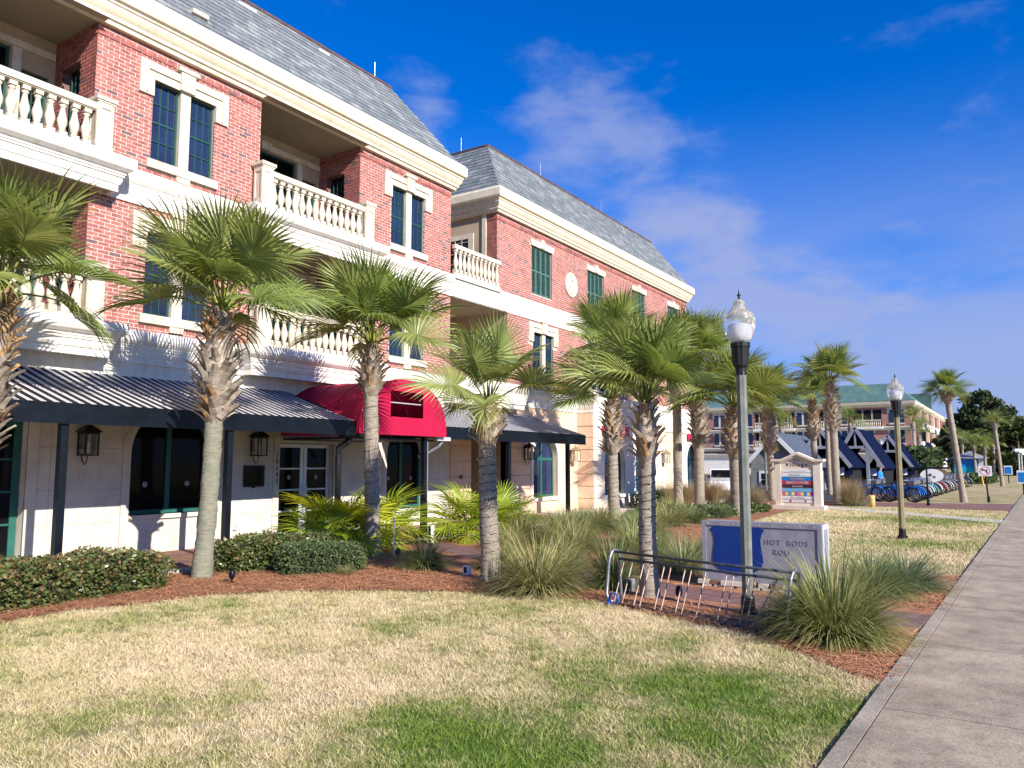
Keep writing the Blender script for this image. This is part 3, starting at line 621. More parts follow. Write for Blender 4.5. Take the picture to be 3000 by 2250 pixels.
# loggias
for li, (xa, xb) in enumerate(LOG):
    for fi in (0, 1):
        z0, z1 = FL[fi]; zc = 9.84 if fi else 6.66
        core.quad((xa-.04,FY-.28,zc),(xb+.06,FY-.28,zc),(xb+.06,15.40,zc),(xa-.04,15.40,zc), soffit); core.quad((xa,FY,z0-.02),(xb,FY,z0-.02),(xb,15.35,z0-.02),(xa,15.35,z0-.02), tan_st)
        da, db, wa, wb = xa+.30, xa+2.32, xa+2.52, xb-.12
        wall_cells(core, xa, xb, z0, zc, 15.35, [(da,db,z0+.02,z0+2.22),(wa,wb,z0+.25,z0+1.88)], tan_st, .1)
        q = MB(); q.box(xa+.05, xb-.03, 15.29, 15.36, z0+2.24, z0+2.38, stone); q.box(da+.85,da+1.15,15.25,15.33,z0+2.22,z0+2.42,stone); q.box(db+.02,wa-.02,15.30,15.36,z0,z0+2.235,stone); q.build('loggia_trim', B1)
        window(B1, da, db, z0+.02, z0+2.22, 15.42, dgreen, dglass, 4, 4, name='glass_door'); window(B1, wa, wb, z0+.25, z0+1.88, 15.42, dgreen, dglass, 2, 3)
        # right-hand brick wall of the loggia, facing the left, with a dark shuttered doorway
        sx = xb; dop = (14.42, 15.05, z0, z0+2.02)
        Ys = [(FY+.03, 14.42), (15.05, 15.35)]
        for (a, b) in Ys: core.quad((sx+.014,b,z0),(sx+.014,a,z0),(sx+.014,a,zc),(sx+.014,b,zc), mortar)
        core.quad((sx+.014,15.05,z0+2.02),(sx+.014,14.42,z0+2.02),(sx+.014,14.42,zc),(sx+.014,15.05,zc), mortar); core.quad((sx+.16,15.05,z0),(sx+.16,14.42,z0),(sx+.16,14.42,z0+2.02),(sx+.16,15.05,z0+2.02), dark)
        core.quad((sx,15.05,z0),(sx+.16,15.05,z0),(sx+.16,15.05,z0+2.02),(sx,15.05,z0+2.02), brickD); core.quad((sx,14.42,z0+2.02),(sx,15.05,z0+2.02),(sx+.16,15.05,z0+2.02),(sx+.16,14.42,z0+2.02), brickD)
        brick_field(FY+.012, 15.35, z0, min(z1, zc), [dop], lambda u, n, z, sx=sx: (sx - n, u, z), bst, None, [0])
        d = MB()
        for k in range(4): d.box(sx+.10, sx+.13, 14.46+k*.15, 14.46+k*.15+.02, z0, z0+1.88, dgreen)
        d.box(sx+.10, sx+.13, 14.43, 15.04, z0+.9, z0+.96, dgreen); d.build('shutter_door', B1)
        core.quad((xa-.01,FY,z0),(xa-.01,15.35,z0),(xa-.01,15.35,zc),(xa-.01,FY,zc), brickC)
core.quad((X1-.012,FY+.014,0),(X1-.012,24,0),(X1-.012,24,9.84),(X1-.012,FY+.014,9.84), brickC)
# shop front: limestone wall with arched windows and doors
GOPS = [(4.75,6.40,.02,2.42),(8.20,10.0,.72,2.77,.90),(11.66,13.30,.0,2.14),(15.17,16.75,.48,2.66,.79)]
wall_cells(core, 1.0, X1, 0, 3.60, FY, GOPS, lime, .30)
core.quad((1.0,FY-.004,3.24),(X1,FY-.004,3.24),(X1,FY-.004,4.17),(1.0,FY-.004,4.17), white)
core.build('wall', B1); bst.build('brick_courses', B1, kind='stuff')
# raised arch surrounds, sills and stone joints
for (xa, xb, za, zb, r) in (GOPS[1], GOPS[3]):
    a = MB(); cx = (xa+xb)/2; hw = (xb-xa)/2; zs = zb-r; n = 18
    for k in range(n):
        t0, t1 = math.pi*k/n, math.pi*(k+1)/n
        P = [(cx-(hw)*math.cos(t0), zs+r*math.sin(t0)),(cx-(hw+.15)*math.cos(t0), zs+(r+.15)*math.sin(t0)),(cx-(hw+.15)*math.cos(t1), zs+(r+.15)*math.sin(t1)),(cx-hw*math.cos(t1), zs+r*math.sin(t1))]
        a.add([(x,FY-.025,z) for x,z in P]+[(x,FY+.02,z) for x,z in P], [(0,3,2,1),(1,2,6,5),(0,4,7,3)], lime)
    for (p,q) in ((xa-.15,xa),(xb,xb+.15)):
        for (s,e) in ((za-.72 if za>.6 else 0,za+.02),(za+.026,zs-.004)): a.box(p,q,FY-.025,FY+.02,max(0.0,s),e,lime)
    a.build('arch_surround', B1)
    s = MB(); s.box(xa-.002,xb+.002,FY-.05,FY+.3,za-.08,za,stone); s.build('sill', B1)
    # arched glazing
    w = MB(); y = FY+.20; nn = 16
    pts = [(cx-hw*math.cos(math.pi*k/nn), zs+r*math.sin(math.pi*k/nn)) for k in range(nn+1)]
    pane = MB(); pane.add([(xa,y+.03,za),(xb,y+.03,za)]+[(x,y+.03,z) for x,z in pts[::-1]], [tuple(range(nn+3))], dglass)
    w.box(xa,xa+.07,y,y+.06,za,zs,green); w.box(xb-.07,xb,y,y+.06,za,zs,green); w.box(xa+.07,xb-.07,y+.001,y+.06,za,za+.08,green); w.box(cx-.05,cx+.05,y-.004,y+.06,za+.08,zs+r-.02,green)
    for k in range(nn):
        (ax,az),(bx,bz) = pts[k],pts[k+1]; cxx=lambda q,f:(cx+(q[0]-cx)*f, zs+(q[1]-zs)*f)
        i0,i1 = cxx((ax,az),.93),cxx((bx,bz),.93); w.add([(ax,y,az),(bx,y,bz),(i1[0],y,i1[1]),(i0[0],y,i0[1])],[(0,1,2,3)],green)
    o = w.build('arched_window', B1); pane.build('pane', o)
    for sx in (cx-.45, cx+.45):
        e = MB(); e.add([(sx+.055*math.cos(2*math.pi*k/16), y+.024, 1.28+.055*math.sin(2*math.pi*k/16)) for k in range(16)], [tuple(range(16))[::-1]], boxgrey); e.build('sticker', o)
j = MB()
for (a, b, z) in ((6.5,8.05,1.22),(10.15,11.5,1.22),(6.5,8.05,.62),(10.15,11.5,.62),(13.5,15.0,1.22),(16.9,17.8,1.22),(6.5,8.05,1.95),(10.15,11.5,1.95),(16.9,17.8,.62)): j.box(a,b,FY-.0015,FY+.004,z,z+.006,bark)
for (x, z0, z1) in ((6.78,0,2.6),(8.04,0,2.6),(11.5,0,2.5)): j.box(x,x+.006,FY-.0015,FY+.004,z0,z1,bark)
j.build('stone_joints', B1)
q = MB(); q.box(6.40,6.56,FY-.03,FY+.02,0,2.62,lime); q.box(4.6,6.40,FY-.03,FY+.02,2.42,2.60,lime); q.build('door_surround', B1)
q = MB(); q.box(11.50,11.66,FY-.03,FY+.02,0,2.30,lime); q.box(13.30,13.46,FY-.03,FY+.02,0,2.30,lime); q.box(11.66,13.30,FY-.03,FY+.02,2.14,2.30,lime); q.build('door_surround', B1)
# left green door pair

for (a, b) in ((4.78,5.58),(5.60,6.38)):
    window(B1, a, b, .03, 2.40, FY+.18, green, dglass, 2, 4, fw=.11, mw=.035, name='green_door')
# number 10343 on the door surround and the glazed double doors
for k, ch in enumerate('10343'): put_text('number', B1, ch, .16, black, (11.585, FY-.036, 1.86-k*.142), (R(90),0,0), extrude=.004)
for (a, b, hs) in ((11.68,12.47,1),(12.49,13.28,-1)):
    d = MB(); y = FY+.12
    d.box(a,a+.09,y,y+.05,.01,2.12,alu); d.box(b-.09,b,y,y+.05,.01,2.12,alu); d.box(a+.09,b-.09,y+.001,y+.05,.01,.12,alu); d.box(a+.09,b-.09,y+.001,y+.05,2.04,2.12,alu)
    for zz in (.60,1.08,1.56): d.box(a+.09,b-.09,y+.004,y+.045,zz-.017,zz+.017,alu)
    o = d.build('glass_door', B1)
    for (z0,z1) in ((.12,.583),(.617,1.063),(1.097,1.543),(1.577,2.04)):
        p = link('pane', pane_mesh(b-a-.18, z1-z0, dglass), o); p.location = ((a+b)/2, y+.024, (z0+z1)/2)
    hx = b-.05 if hs>0 else a+.05; h = MB(); h.tube([(hx,y,.90),(hx,y-.06,.90),(hx,y-.06,1.16),(hx,y,1.16)],.012,alu,8); h.build('handle', o)
    e = MB(); e.add([((a+b)/2+.05*math.cos(2*math.pi*k/16), y+.017, 1.36+.055*math.sin(2*math.pi*k/16)) for k in range(16)], [tuple(range(16))[::-1]], boxgrey); e.build('sticker', o)
lk = MB(); lk.box(12.44,12.53,FY+.02,FY+.08,.74,.90,mat('lockbox_blue',(0.03,0.22,0.34),.5)); lk.build('lock_box', B1)
# string courses between floors, balconies, cornice, roof
for zf in (7.22, 4.17):
    segs = [(1.0,3.86),(7.35,10.69),(14.18,X1+.02)]
    for (a, b) in segs:
        s = MB(); s.sweep([(o*.55 if o else 0, zf+z) for o, z in LEDGE], [(a,FY+.004),(b,FY+.004)], white); s.build('string_course', B1)
    for (a, b) in LOG: balcony(B1, a-.20, b+.20, zf)
c = MB(); c.sweep(CORN, [(0.5,FY),(X1,FY),(X1,24)], cream); c.build('cornice', B1)
roof1, xt0, xt1, yt, zt = mansard(B1, 0.5, X1, 24, False, True, 300)
v = MB(); v.box(9.05,9.42,13.80,14.06,10.98,11.07,stone); v.build('roof_vent', B1)
for (xx, ww) in ((11.0, .5), (13.55, .35), (10.2, .2)):
    v = MB(); P0, vv, nn_ = Vector((xx, 14.985, 12.575)), Vector((0, .561, .828)), Vector((0, -.828, .561))
    q = [P0+nn_*.03, P0+Vector((ww,0,0))+nn_*.03, P0+Vector((ww+.06,0,0))+vv*.13+nn_*.03, P0+Vector((.03,0,0))+vv*.11+nn_*.03]; v.add([tuple(p) for p in q]+[tuple(p-nn_*.02) for p in q], [(0,1,2,3),(4,5,1,0),(1,5,6,2),(3,2,6,7),(4,0,3,7)], whitep); v.build('bright_flashing', roof1)
for xx in (15.9,): 
    v = MB(); v.tube([(xx,yt+.05,zt),(xx,yt+.05,zt+.55)],.008,galv,6); v.build('lightning_rod', roof1)

# ---------------------------------------------------------------- second brick building
B2 = thing('brick_building', 'second brick building behind the palms, with green shutters and an oval stone plaque', 'building', (28, FY, 0))
XA, XB = 20.27, 37.4
bst = MB(); core = MB(); NP = [300]
W3 = [(22.42,23.80),(26.60,28.0),(30.78,32.2),(34.9,36.3)]
z0, z1 = FL[1]
ops = [(a,b,z0+.32,z0+2.027) for a,b in W3]; sol = ops + [(a-.14,b+.14,z0+2.027,z0+2.2) for a,b in W3] + [((a+b)/2-.12,(a+b)/2+.12,z0+2.1,z0+2.32) for a,b in W3]
wall_cells(core, XA, XB, z0-.6, z1, FY+.006, ops, mortar, .16); brick_field(XA, XB, z0, z1, sol, front, bst, B2, NP)
for (a, b) in W3:
    l = MB(); zt_ = z0+2.027; cx = (a+b)/2; l.add([(a-.06,FY-.04,zt_),(b+.06,FY-.04,zt_),(b+.14,FY-.04,zt_+.22),(a-.14,FY-.04,zt_+.22),(a-.06,FY+.03,zt_),(b+.06,FY+.03,zt_),(b+.14,FY+.03,zt_+.22),(a-.14,FY+.03,zt_+.22)],[(0,1,2,3),(4,5,1,0),(1,5,6,2),(3,2,6,7),(4,0,3,7)],stone); l.box(cx-.12,cx+.12,FY-.065,FY+.02,zt_+.02,zt_+.33,stone); l.build('lintel', B2)
    for k in range(4):
        s = MB(); sa = a+.01+k*(b-a-.02)/4; sb = sa+(b-a-.02)/4-.008; y = FY+.05; zb = z0+.33; ztt = z0+2.026
        s.box(sa,sa+.045,y,y+.03,zb,ztt,shutg); s.box(sb-.045,sb,y,y+.03,zb,ztt,shutg)
        for zz in (zb,(zb+ztt)/2-.03,ztt-.06): s.box(sa+.045,sb-.045,y+.002,y+.03,zz,zz+.06,shutg)
        nn = 24
        for i in range(nn):
            zz = zb+.06+(i+.5)*(ztt-zb-.12)/nn; s.obox(((sa+sb)/2,y+.016,zz),((sb-sa)/2-.046,0,0),(0,.010,.012),(0,-.002,.003),shutg)
        s.build('shutter', B2)
ov = MB(); n=28; P=[(25.23+.46*math.cos(2*math.pi*k/n),8.37+.47*math.sin(2*math.pi*k/n)) for k in range(n)]
ov.add([(x,FY-.035,z) for x,z in P]+[(x,FY+.02,z) for x,z in P],[tuple(range(n))[::-1]]+[(k,(k+1)%n,n+(k+1)%n,n+k) for k in range(n)],stone)
P2=[(25.23+.36*math.cos(2*math.pi*k/n),8.37+.37*math.sin(2*math.pi*k/n)) for k in range(n)]; P3=[(25.23+.32*math.cos(2*math.pi*k/n),8.37+.33*math.sin(2*math.pi*k/n)) for k in range(n)]
for k in range(n):
    a,b,c_,d_ = P2[k],P2[(k+1)%n],P3[(k+1)%n],P3[k]; ov.quad((a[0],FY-.05,a[1]),(d_[0],FY-.05,d_[1]),(c_[0],FY-.05,c_[1]),(b[0],FY-.05,b[1]),stone)
ov.tube([(25.23-.12,FY-.045,8.25),(25.23,FY-.06,8.38),(25.23+.10,FY-.045,8.5),(25.23-.05,FY-.05,8.56)],.035,stone,6); ov.build('oval_plaque', B2)
# second floor, paired windows
z0, z1 = FL[0]; W2 = [(22.49,23.87),(26.6,28.0),(30.8,32.2),(34.9,36.3)]
ops = [(a,b,z0+.35,z0+2.023) for a,b in W2]; sol = []
for (a,b) in W2: sol += [(a,b,z0+.35,z0+2.023),(a-.30,b+.30,z0+1.59,z0+2.27),((a+b)/2-.235,(a+b)/2+.235,z0+2.2,z0+2.40),(a-.09,b+.09,z0+.18,z0+.35),((a+b)/2-.15,(a+b)/2+.15,z0+.06,z0+.35)]
wall_cells(core, XA+.6, XB, z0-.7, z1, FY+.006, ops, mortar, .16); brick_field(XA+.6, XB, z0, z1, sol, front, bst, None, [0])
for (a,b) in W2:
    surround(B2, a, b, z0+.35, z0+2.023); c_ = (a+b)/2
    for (p,q_) in ((a+.005,c_-.115),(c_+.115,b-.005)): window(B2, p, q_, z0+.35, z0+2.023, FY+.07, dgreen, glass, 2, 4)
# left pier and stucco side wall of the terrace gap
z0, z1 = FL[1]
core.quad((XA+.014,15.4,z0-.6),(XA+.014,FY+.03,z0-.6),(XA+.014,FY+.03,z1),(XA+.014,15.4,z1), mortar)
brick_field(FY+.012, 14.25, z0, z1, [], lambda u,n_,z: (XA-n_,u,z), bst, None, [0]); core.box(XA-.004, XA+.1, 14.262, 24, 7.1, z1, tan_st)
t = MB(); t.box(XA-.05,XA+.02,14.262,14.42,7.22,9.84,stone); t.box(XA-.045,XA,14.78,16.6,9.12,9.28,stone); t.box(XA-.045,XA,14.78,14.95,7.22,9.12,stone); t.build('stucco_trim', B2)
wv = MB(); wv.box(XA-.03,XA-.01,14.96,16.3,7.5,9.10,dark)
for k in range(5): wv.box(XA-.05,XA-.028,14.96+k*.28,14.98+k*.28,7.5,9.10,alu)
for k in range(5): wv.box(XA-.052,XA-.029,14.96,16.3,7.6+k*.35,7.62+k*.35,alu)
wv.build('window', B2)
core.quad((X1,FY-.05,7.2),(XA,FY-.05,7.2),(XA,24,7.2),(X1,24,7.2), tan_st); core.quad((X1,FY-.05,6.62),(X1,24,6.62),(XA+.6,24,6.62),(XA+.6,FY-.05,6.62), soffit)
core.quad((XA+.6,16.2,4.17),(X1,16.2,4.17),(X1,16.2,6.62),(XA+.6,16.2,6.62), tan_st); core.quad((XA+.6,FY+.02,4.17),(XA+.6,16.2,4.17),(XA+.6,16.2,6.62),(XA+.6,FY+.02,6.62), tan_st)
core.quad((X1,FY,4.15),(XA+.6,FY,4.15),(XA+.6,16.2,4.15),(X1,16.2,4.15), tan_st)
core.quad((X1,24,0),(XA,24,0),(XA,24,9.8),(X1,24,9.8), tan_st)
# ground floor: stucco with arches, projecting peach piers
PY = 13.17; PX0, PX1 = 25.62, 37.45
G2 = [(18.9,21.0,0,2.75),(22.42,24.10,.52,2.66,.84)]
wall_cells(core, X1, PX0+.02, 0, 4.17, FY, G2, peach, .34)
core.quad((18.9,16,0),(21.0,16,0),(21.0,16,2.75),(18.9,16,2.75), mat('brown_passage',(.12,.07,.045),.9)); core.quad((21.0,FY,0),(21.0,16,0),(21.0,16,2.75),(21.0,FY,2.75), tan_st); core.quad((18.9,FY,2.75),(21,FY,2.75),(21,16,2.75),(18.9,16,2.75), tan_st); core.quad((18.9,16,0),(18.9,FY,0),(18.9,FY,2.75),(18.9,16,2.75), tan_st)
G3 = [(26.50,28.36,.48,2.60,.93),(29.32,31.0,.48,2.60,.84),(35.2,36.95,.48,2.60,.87)]
wall_cells(core, PX0+.06, PX1, 0, 3.62, PY+.04, G3, warmw, .34)
core.quad((PX0+.04,FY,0),(PX0+.04,PY+.04,0),(PX0+.04,PY+.04,3.62),(PX0+.04,FY,3.62), peach); core.quad((PX1,PY+.04,0),(PX1,24,0),(PX1,24,3.62),(PX1,PY+.04,3.62), white); core.quad((PX0,PY,3.62),(PX1,PY,3.62),(PX1,FY,3.62),(PX0,FY,3.62), white)
core.quad((XB-.01,FY+.014,3.6),(XB-.01,24,3.6),(XB-.01,24,9.84),(XB-.01,FY+.014,9.84), brickC)
core.build('wall', B2); bst.build('brick_courses', B2, kind='stuff')
zc = [0,.38,.83,1.28,1.73,2.18,2.63,3.06]
for (a, zb) in zip(zc[:-1], zc[1:]):           # rusticated blocks with recessed joints
    for (x0,x1,y0,y1,mm) in ((PX0,PX0+.04,PY,FY-.001,peach),(PX0+.041,26.36,PY,PY+.04,warmw),(28.52,29.18,PY,PY+.04,warmw),(31.16,32.5,PY,PY+.04,warmw),(32.55,34.6,PY+.02,PY+.039,peach),(17.86,18.86,FY-.04,FY-.001,peach),(21.06,22.24,FY-.04,FY-.001,peach),(37.0,PX1,PY,PY+.04,warmw)):
        b = MB(); b.box(x0,x1,y0,y1,a+.012,zb-.012,mm); b.build('block', B2)
for (xa, xb, za, zb, r), y0 in ((G2[1],FY),(G3[0],PY+.04),(G3[1],PY+.04),(G3[2],PY+.04)):
    cx = (xa+xb)/2; hw = (xb-xa)/2; zs = zb-r; nn = 16; y = y0+.16
    pts = [(cx-hw*math.cos(math.pi*k/nn), zs+r*math.sin(math.pi*k/nn)) for k in range(nn+1)]
    a = MB()
    for k in range(nn):
        t0,t1 = math.pi*k/nn, math.pi*(k+1)/nn; P=[(cx-hw*math.cos(t0),zs+r*math.sin(t0)),(cx-(hw+.14)*math.cos(t0),zs+(r+.14)*math.sin(t0)),(cx-(hw+.14)*math.cos(t1),zs+(r+.14)*math.sin(t1)),(cx-hw*math.cos(t1),zs+r*math.sin(t1))]
        a.add([(x,y0-.05,z) for x,z in P]+[(x,y0+.02,z) for x,z in P],[(0,3,2,1),(1,2,6,5),(0,4,7,3)],white)
    a.box(xa-.14,xa,y0-.05,y0+.02,za,zs,white); a.box(xb,xb+.14,y0-.05,y0+.02,za,zs,white); a.box(xa-.16,xb+.16,y0-.08,y0+.05,za-.12,za,white); a.build('arch_surround', B2)
    w = MB(); w.box(xa,xa+.07,y,y+.05,za,zs,green); w.box(xb-.07,xb,y,y+.05,za,zs,green); w.box(xa+.07,xb-.07,y+.001,y+.05,za,za+.08,green); w.box(cx-.045,cx+.045,y-.004,y+.05,za+.08,zs+r-.02,green); w.box(xa+.07,xb-.07,y+.002,y+.05,zs-.05,zs+.05,green)
    for k in range(nn):
        q0,q1 = pts[k],pts[k+1]; i0,i1=[(cx+(q[0]-cx)*.91,zs+(q[1]-zs)*.91) for q in (q0,q1)]; w.add([(q0[0],y,q0[1]),(q1[0],y,q1[1]),(i1[0],y,i1[1]),(i0[0],y,i0[1])],[(0,1,2,3)],green)
    o = w.build('arched_window', B2)
    for (p0,p1) in ((xa+.07,cx-.045),(cx+.045,xb-.07)):
        pn = link('pane', pane_mesh(p1-p0, zs-.05-za-.08, glass), o); pn.location = ((p0+p1)/2, y+.025, (zs-.05+za+.08)/2)
    pn = MB(); pn.add([(x,y+.03,z) for x,z in pts[::-1]],[tuple(range(nn+1))],glass); pn.build('pane', o)
# courses and ledges
s = MB(); s.sweep([(o*.42 if o else 0, 7.22+z) for o,z in LEDGE],[(X1+.03,FY+.004),(XB,FY+.004),(XB,24)],white); s.build('string_course', B2)
s = MB(); s.sweep([(o*.5 if o else 0, 4.17+z) for o,z in LEDGE],[(21.4,FY+.004),(PX0,FY+.004),(PX0,PY),(PX1,PY),(PX1,24)],white); s.box(PX0+.01,PX1-.01,PY+.01,FY+.01,3.9,4.16,white); s.build('string_course', B2)
s = MB(); s.box(PX0-.02,PX1+.02,PY-.03,PY+.05,3.06,3.60,warmw); s.box(PX0-.02,PX0+.05,PY+.05,FY-.002,3.06,3.6,peach); s.build('frieze', B2)
s = MB(); s.sweep([(o*.55 if o else 0, 4.17+z) for o,z in LEDGE],[(17.55,FY-.02),(17.55,13.45),(21.3,13.45),(21.3,FY-.02)],white); s.box(17.55,21.3,13.45,FY-.01,3.40,4.16,white); s.build('portico_ledge', B2)
c = MB(); c.sweep(CORN,[(XA,24),(XA,FY),(XB,FY),(XB,24)],cream); c.build('cornice', B2)
roof2, a0, a1, yt, zt = mansard(B2, XA, XB, 24, True, True, 300)
for xx,yy in ((a0+.05,yt+1.2),(25.3,yt+.05),(30.6,yt+.05)):
    v = MB(); v.tube([(xx,yy,zt),(xx,yy,zt+.6)],.008,galv,6); v.build('lightning_rod', roof2)
bb = MB(); bb.box(X1+.01,XA-.01,13.66,FY-.06,7.14,7.235,white); bb.box(X1+.01,XA-.01,13.70,FY-.05,7.235,7.31,stone); bb.box(X1+.01,XA-.01,13.68,FY-.05,8.04,8.16,stone); bo = bb.build('balustrade', B2)
for k in range(11): q = link('baluster', BALU, bo); q.location = (X1+.12+k*.216, 13.76, 7.31); q.scale = (.9,.9,1.03)
for (a, b, z, txt) in ((26.29,28.60,2.925,'SC          RS'),(35.3,37.3,2.895,'     OYS')):
    s = thing('shop_sign', 'red shop sign with white serif letters half hidden by a palm trunk' if a < 30 else 'small red shop sign at the far corner reading OYS', 'sign', ((a+b)/2, PY-.04, z))
    q = MB(); q.box(a,b,PY-.085,PY-.04,z-.16,z+.16,red_sign); bd = q.build('board', s); put_text('lettering', s, txt, .30, whitep, ((a+b)/2,PY-.092,z),(R(90),0,0),extrude=.003)
# ================================================================== SHOP AWNINGS
AY = 11.55
def awning(label, xl, xr, posts, loc):
    t = thing('striped_awning', label, 'awning', loc)
    m = MB(); n = 24
    for k in range(n):      # slightly sagging cloth between the ribs
        a, b = xl+(xr-xl)*k/n, xl+(xr-xl)*(k+1)/n
        for (s0, s1) in ((0,.5),(.5,1)):
            P = []
            for (x, s) in ((a,s0),(b,s0),(b,s1),(a,s1)): P.append((x, FY-.02-(FY-.02-AY)*s, 3.30-.74*s - .02*math.sin(math.pi*s)))
            m.quad(P[0],P[3],P[2],P[1], stripe)
    m.build('canopy', t)
    v = MB(); v.box(xl,xr,AY-.02,AY,2.26,2.565,navy); v.add([(xr,AY,2.26),(xr,FY-.02,3.0),(xr,FY-.02,3.30),(xr,AY,2.56)],[(0,1,2,3)],navy); v.build('valance', t)
    f = MB(); f.bar((xl,AY+.06,2.36),(xr,AY+.06,2.36),.05,.05,black)
    for k in range(int((xr-xl)/1.5)+1): x = xl+.05+k*1.5; f.bar((x,AY+.03,2.50),(x,FY,3.23),.035,.035,black)
    f.build('frame', t)
    for x in posts:
        p = MB(); p.box(x-.055,x+.055,AY+.03,AY+.14,0,2.36,navy); p.box(x-.09,x+.09,AY-.005,AY+.175,0,.02,navy); p.build('post', t)
    return t
awning('long black and white striped awning left of the red canopy', 1.5, 11.78, (3.0, 5.85, 8.68), (6.5, FY, 3.3))
awning('shorter striped awning right of the red canopy', 14.62, 21.9, (17.6, 20.9), (18, FY, 3.3))
# red barrel canopy over the door
rc = thing('red_canopy', 'bright red rounded entrance canopy with a cut-out in its front', 'canopy', (13.1, FY, 2.3))
XL_, XR_, ZB, AP = 11.68, 14.58, 2.30, 3.53; cxr = (XL_+XR_)/2; hw = (XR_-XL_)/2
def arcz(x): 
    u = min(1, abs(x-cxr)/hw); return ZB + .10 + (AP-ZB-.10)*max(0, 1-u**2.2)**(1/2.2)
YR0, YR1 = 11.42, FY-.02
m = MB(); n = 40; ang = [math.pi*k/n for k in range(n+1)]
cur = [(cxr-hw*math.copysign(abs(math.cos(t))**(2/2.2),math.cos(t)), ZB+.10+(AP-ZB-.10)*math.sin(t)**(2/2.2)) for t in ang]; cur = [(XL_,ZB)]+cur+[(XR_,ZB)]
for k in range(len(cur)-1):
    (a,az),(b,bz) = cur[k],cur[k+1]
    m.quad((a,YR0,az),(a,YR1,az),(b,YR1,bz),(b,YR0,bz),redfab)
m.build('barrel', rc, smooth=True)
for yy in (YR0+.004,YR0+.8,YR0+1.6):
    m = MB(); m.tube([(x,yy,z+.004) for x,z in cur],.011,redfab,6); m.build('seam', rc)
m = MB(); wx0,wx1,wz0,wz1 = 12.62,13.72,2.70,3.27
xs_ = sorted(set([c_[0] for c_ in cur]+[wx0,wx1]))
for a,b in zip(xs_[:-1],xs_[1:]):
    if b-a<1e-6: continue
    za,zb = arcz(a),arcz(b)
    if a>=wx0-1e-6 and b<=wx1+1e-6:
        m.quad((a,YR0-.003,ZB),(b,YR0-.003,ZB),(b,YR0-.003,wz0),(a,YR0-.003,wz0),redfab); m.quad((a,YR0-.003,wz1),(b,YR0-.003,wz1),(b,YR0-.003,zb),(a,YR0-.003,za),redfab)
    else: m.quad((a,YR0-.003,ZB),(b,YR0-.003,ZB),(b,YR0-.003,zb),(a,YR0-.003,za),redfab)
m.build('front_panel', rc)
f = MB()
for yy in (YR0+.5,YR0+1.1,YR0+1.7): f.tube([(cxr+(x-cxr)*.985,yy,ZB+(z-ZB)*.985) for x,z in cur],.016,alu,6)
f.tube([(XL_+.35,YR0+.1,3.02),(XR_-.35,YR0+.1,3.02)],.014,alu,6)
for x in (XL_+.04,XR_-.04): f.bar((x,YR0,ZB+.02),(x,YR1,ZB+.02),.05,.05,black)
f.bar((XL_,YR0+.04,ZB+.02),(XR_,YR0+.04,ZB+.02),.05,.05,black); f.build('frame', rc)
p = MB(); p.box(14.00,14.11,11.60,11.71,0,2.3,navy); p.box(14.112,14.16,11.62,11.69,0,2.3,boxgrey); p.build('post', rc)
p = MB(); p.box(XL_+.05,XR_-.05,YR0+.25,YR1,ZB-.10,ZB-.06,black); p.build('inner_valance', rc)
for (pts, lab) in (([(11.72,11.75,2.22),(11.72,11.80,2.12),(11.62,11.95,2.0),(11.62,11.95,1.75),(11.62,11.95,0)],'black downspout with an offset bend left of the door'),([(14.64,11.6,2.22),(14.66,11.7,2.10),(14.60,11.95,1.95),(14.5,12.2,1.85)],'curved grey gutter pipe at the right end of the red canopy')):
    d = thing('downspout', lab, 'downspout', (pts[-1][0],pts[-1][1],pts[-1][2])); q = MB(); q.tube([Vector(v) for v in pts],.07 if 'black' in lab else .05, black if 'black' in lab else boxgrey,10); q.build('pipe', d, smooth=True)
    q = MB(); q.bar((pts[0][0]-.25,pts[0][1]-.02,pts[0][2]+.04),(pts[0][0]+.25,pts[0][1]-.02,pts[0][2]+.04),.12,.09,black if 'black' in lab else alu); q.build('gutter', d)
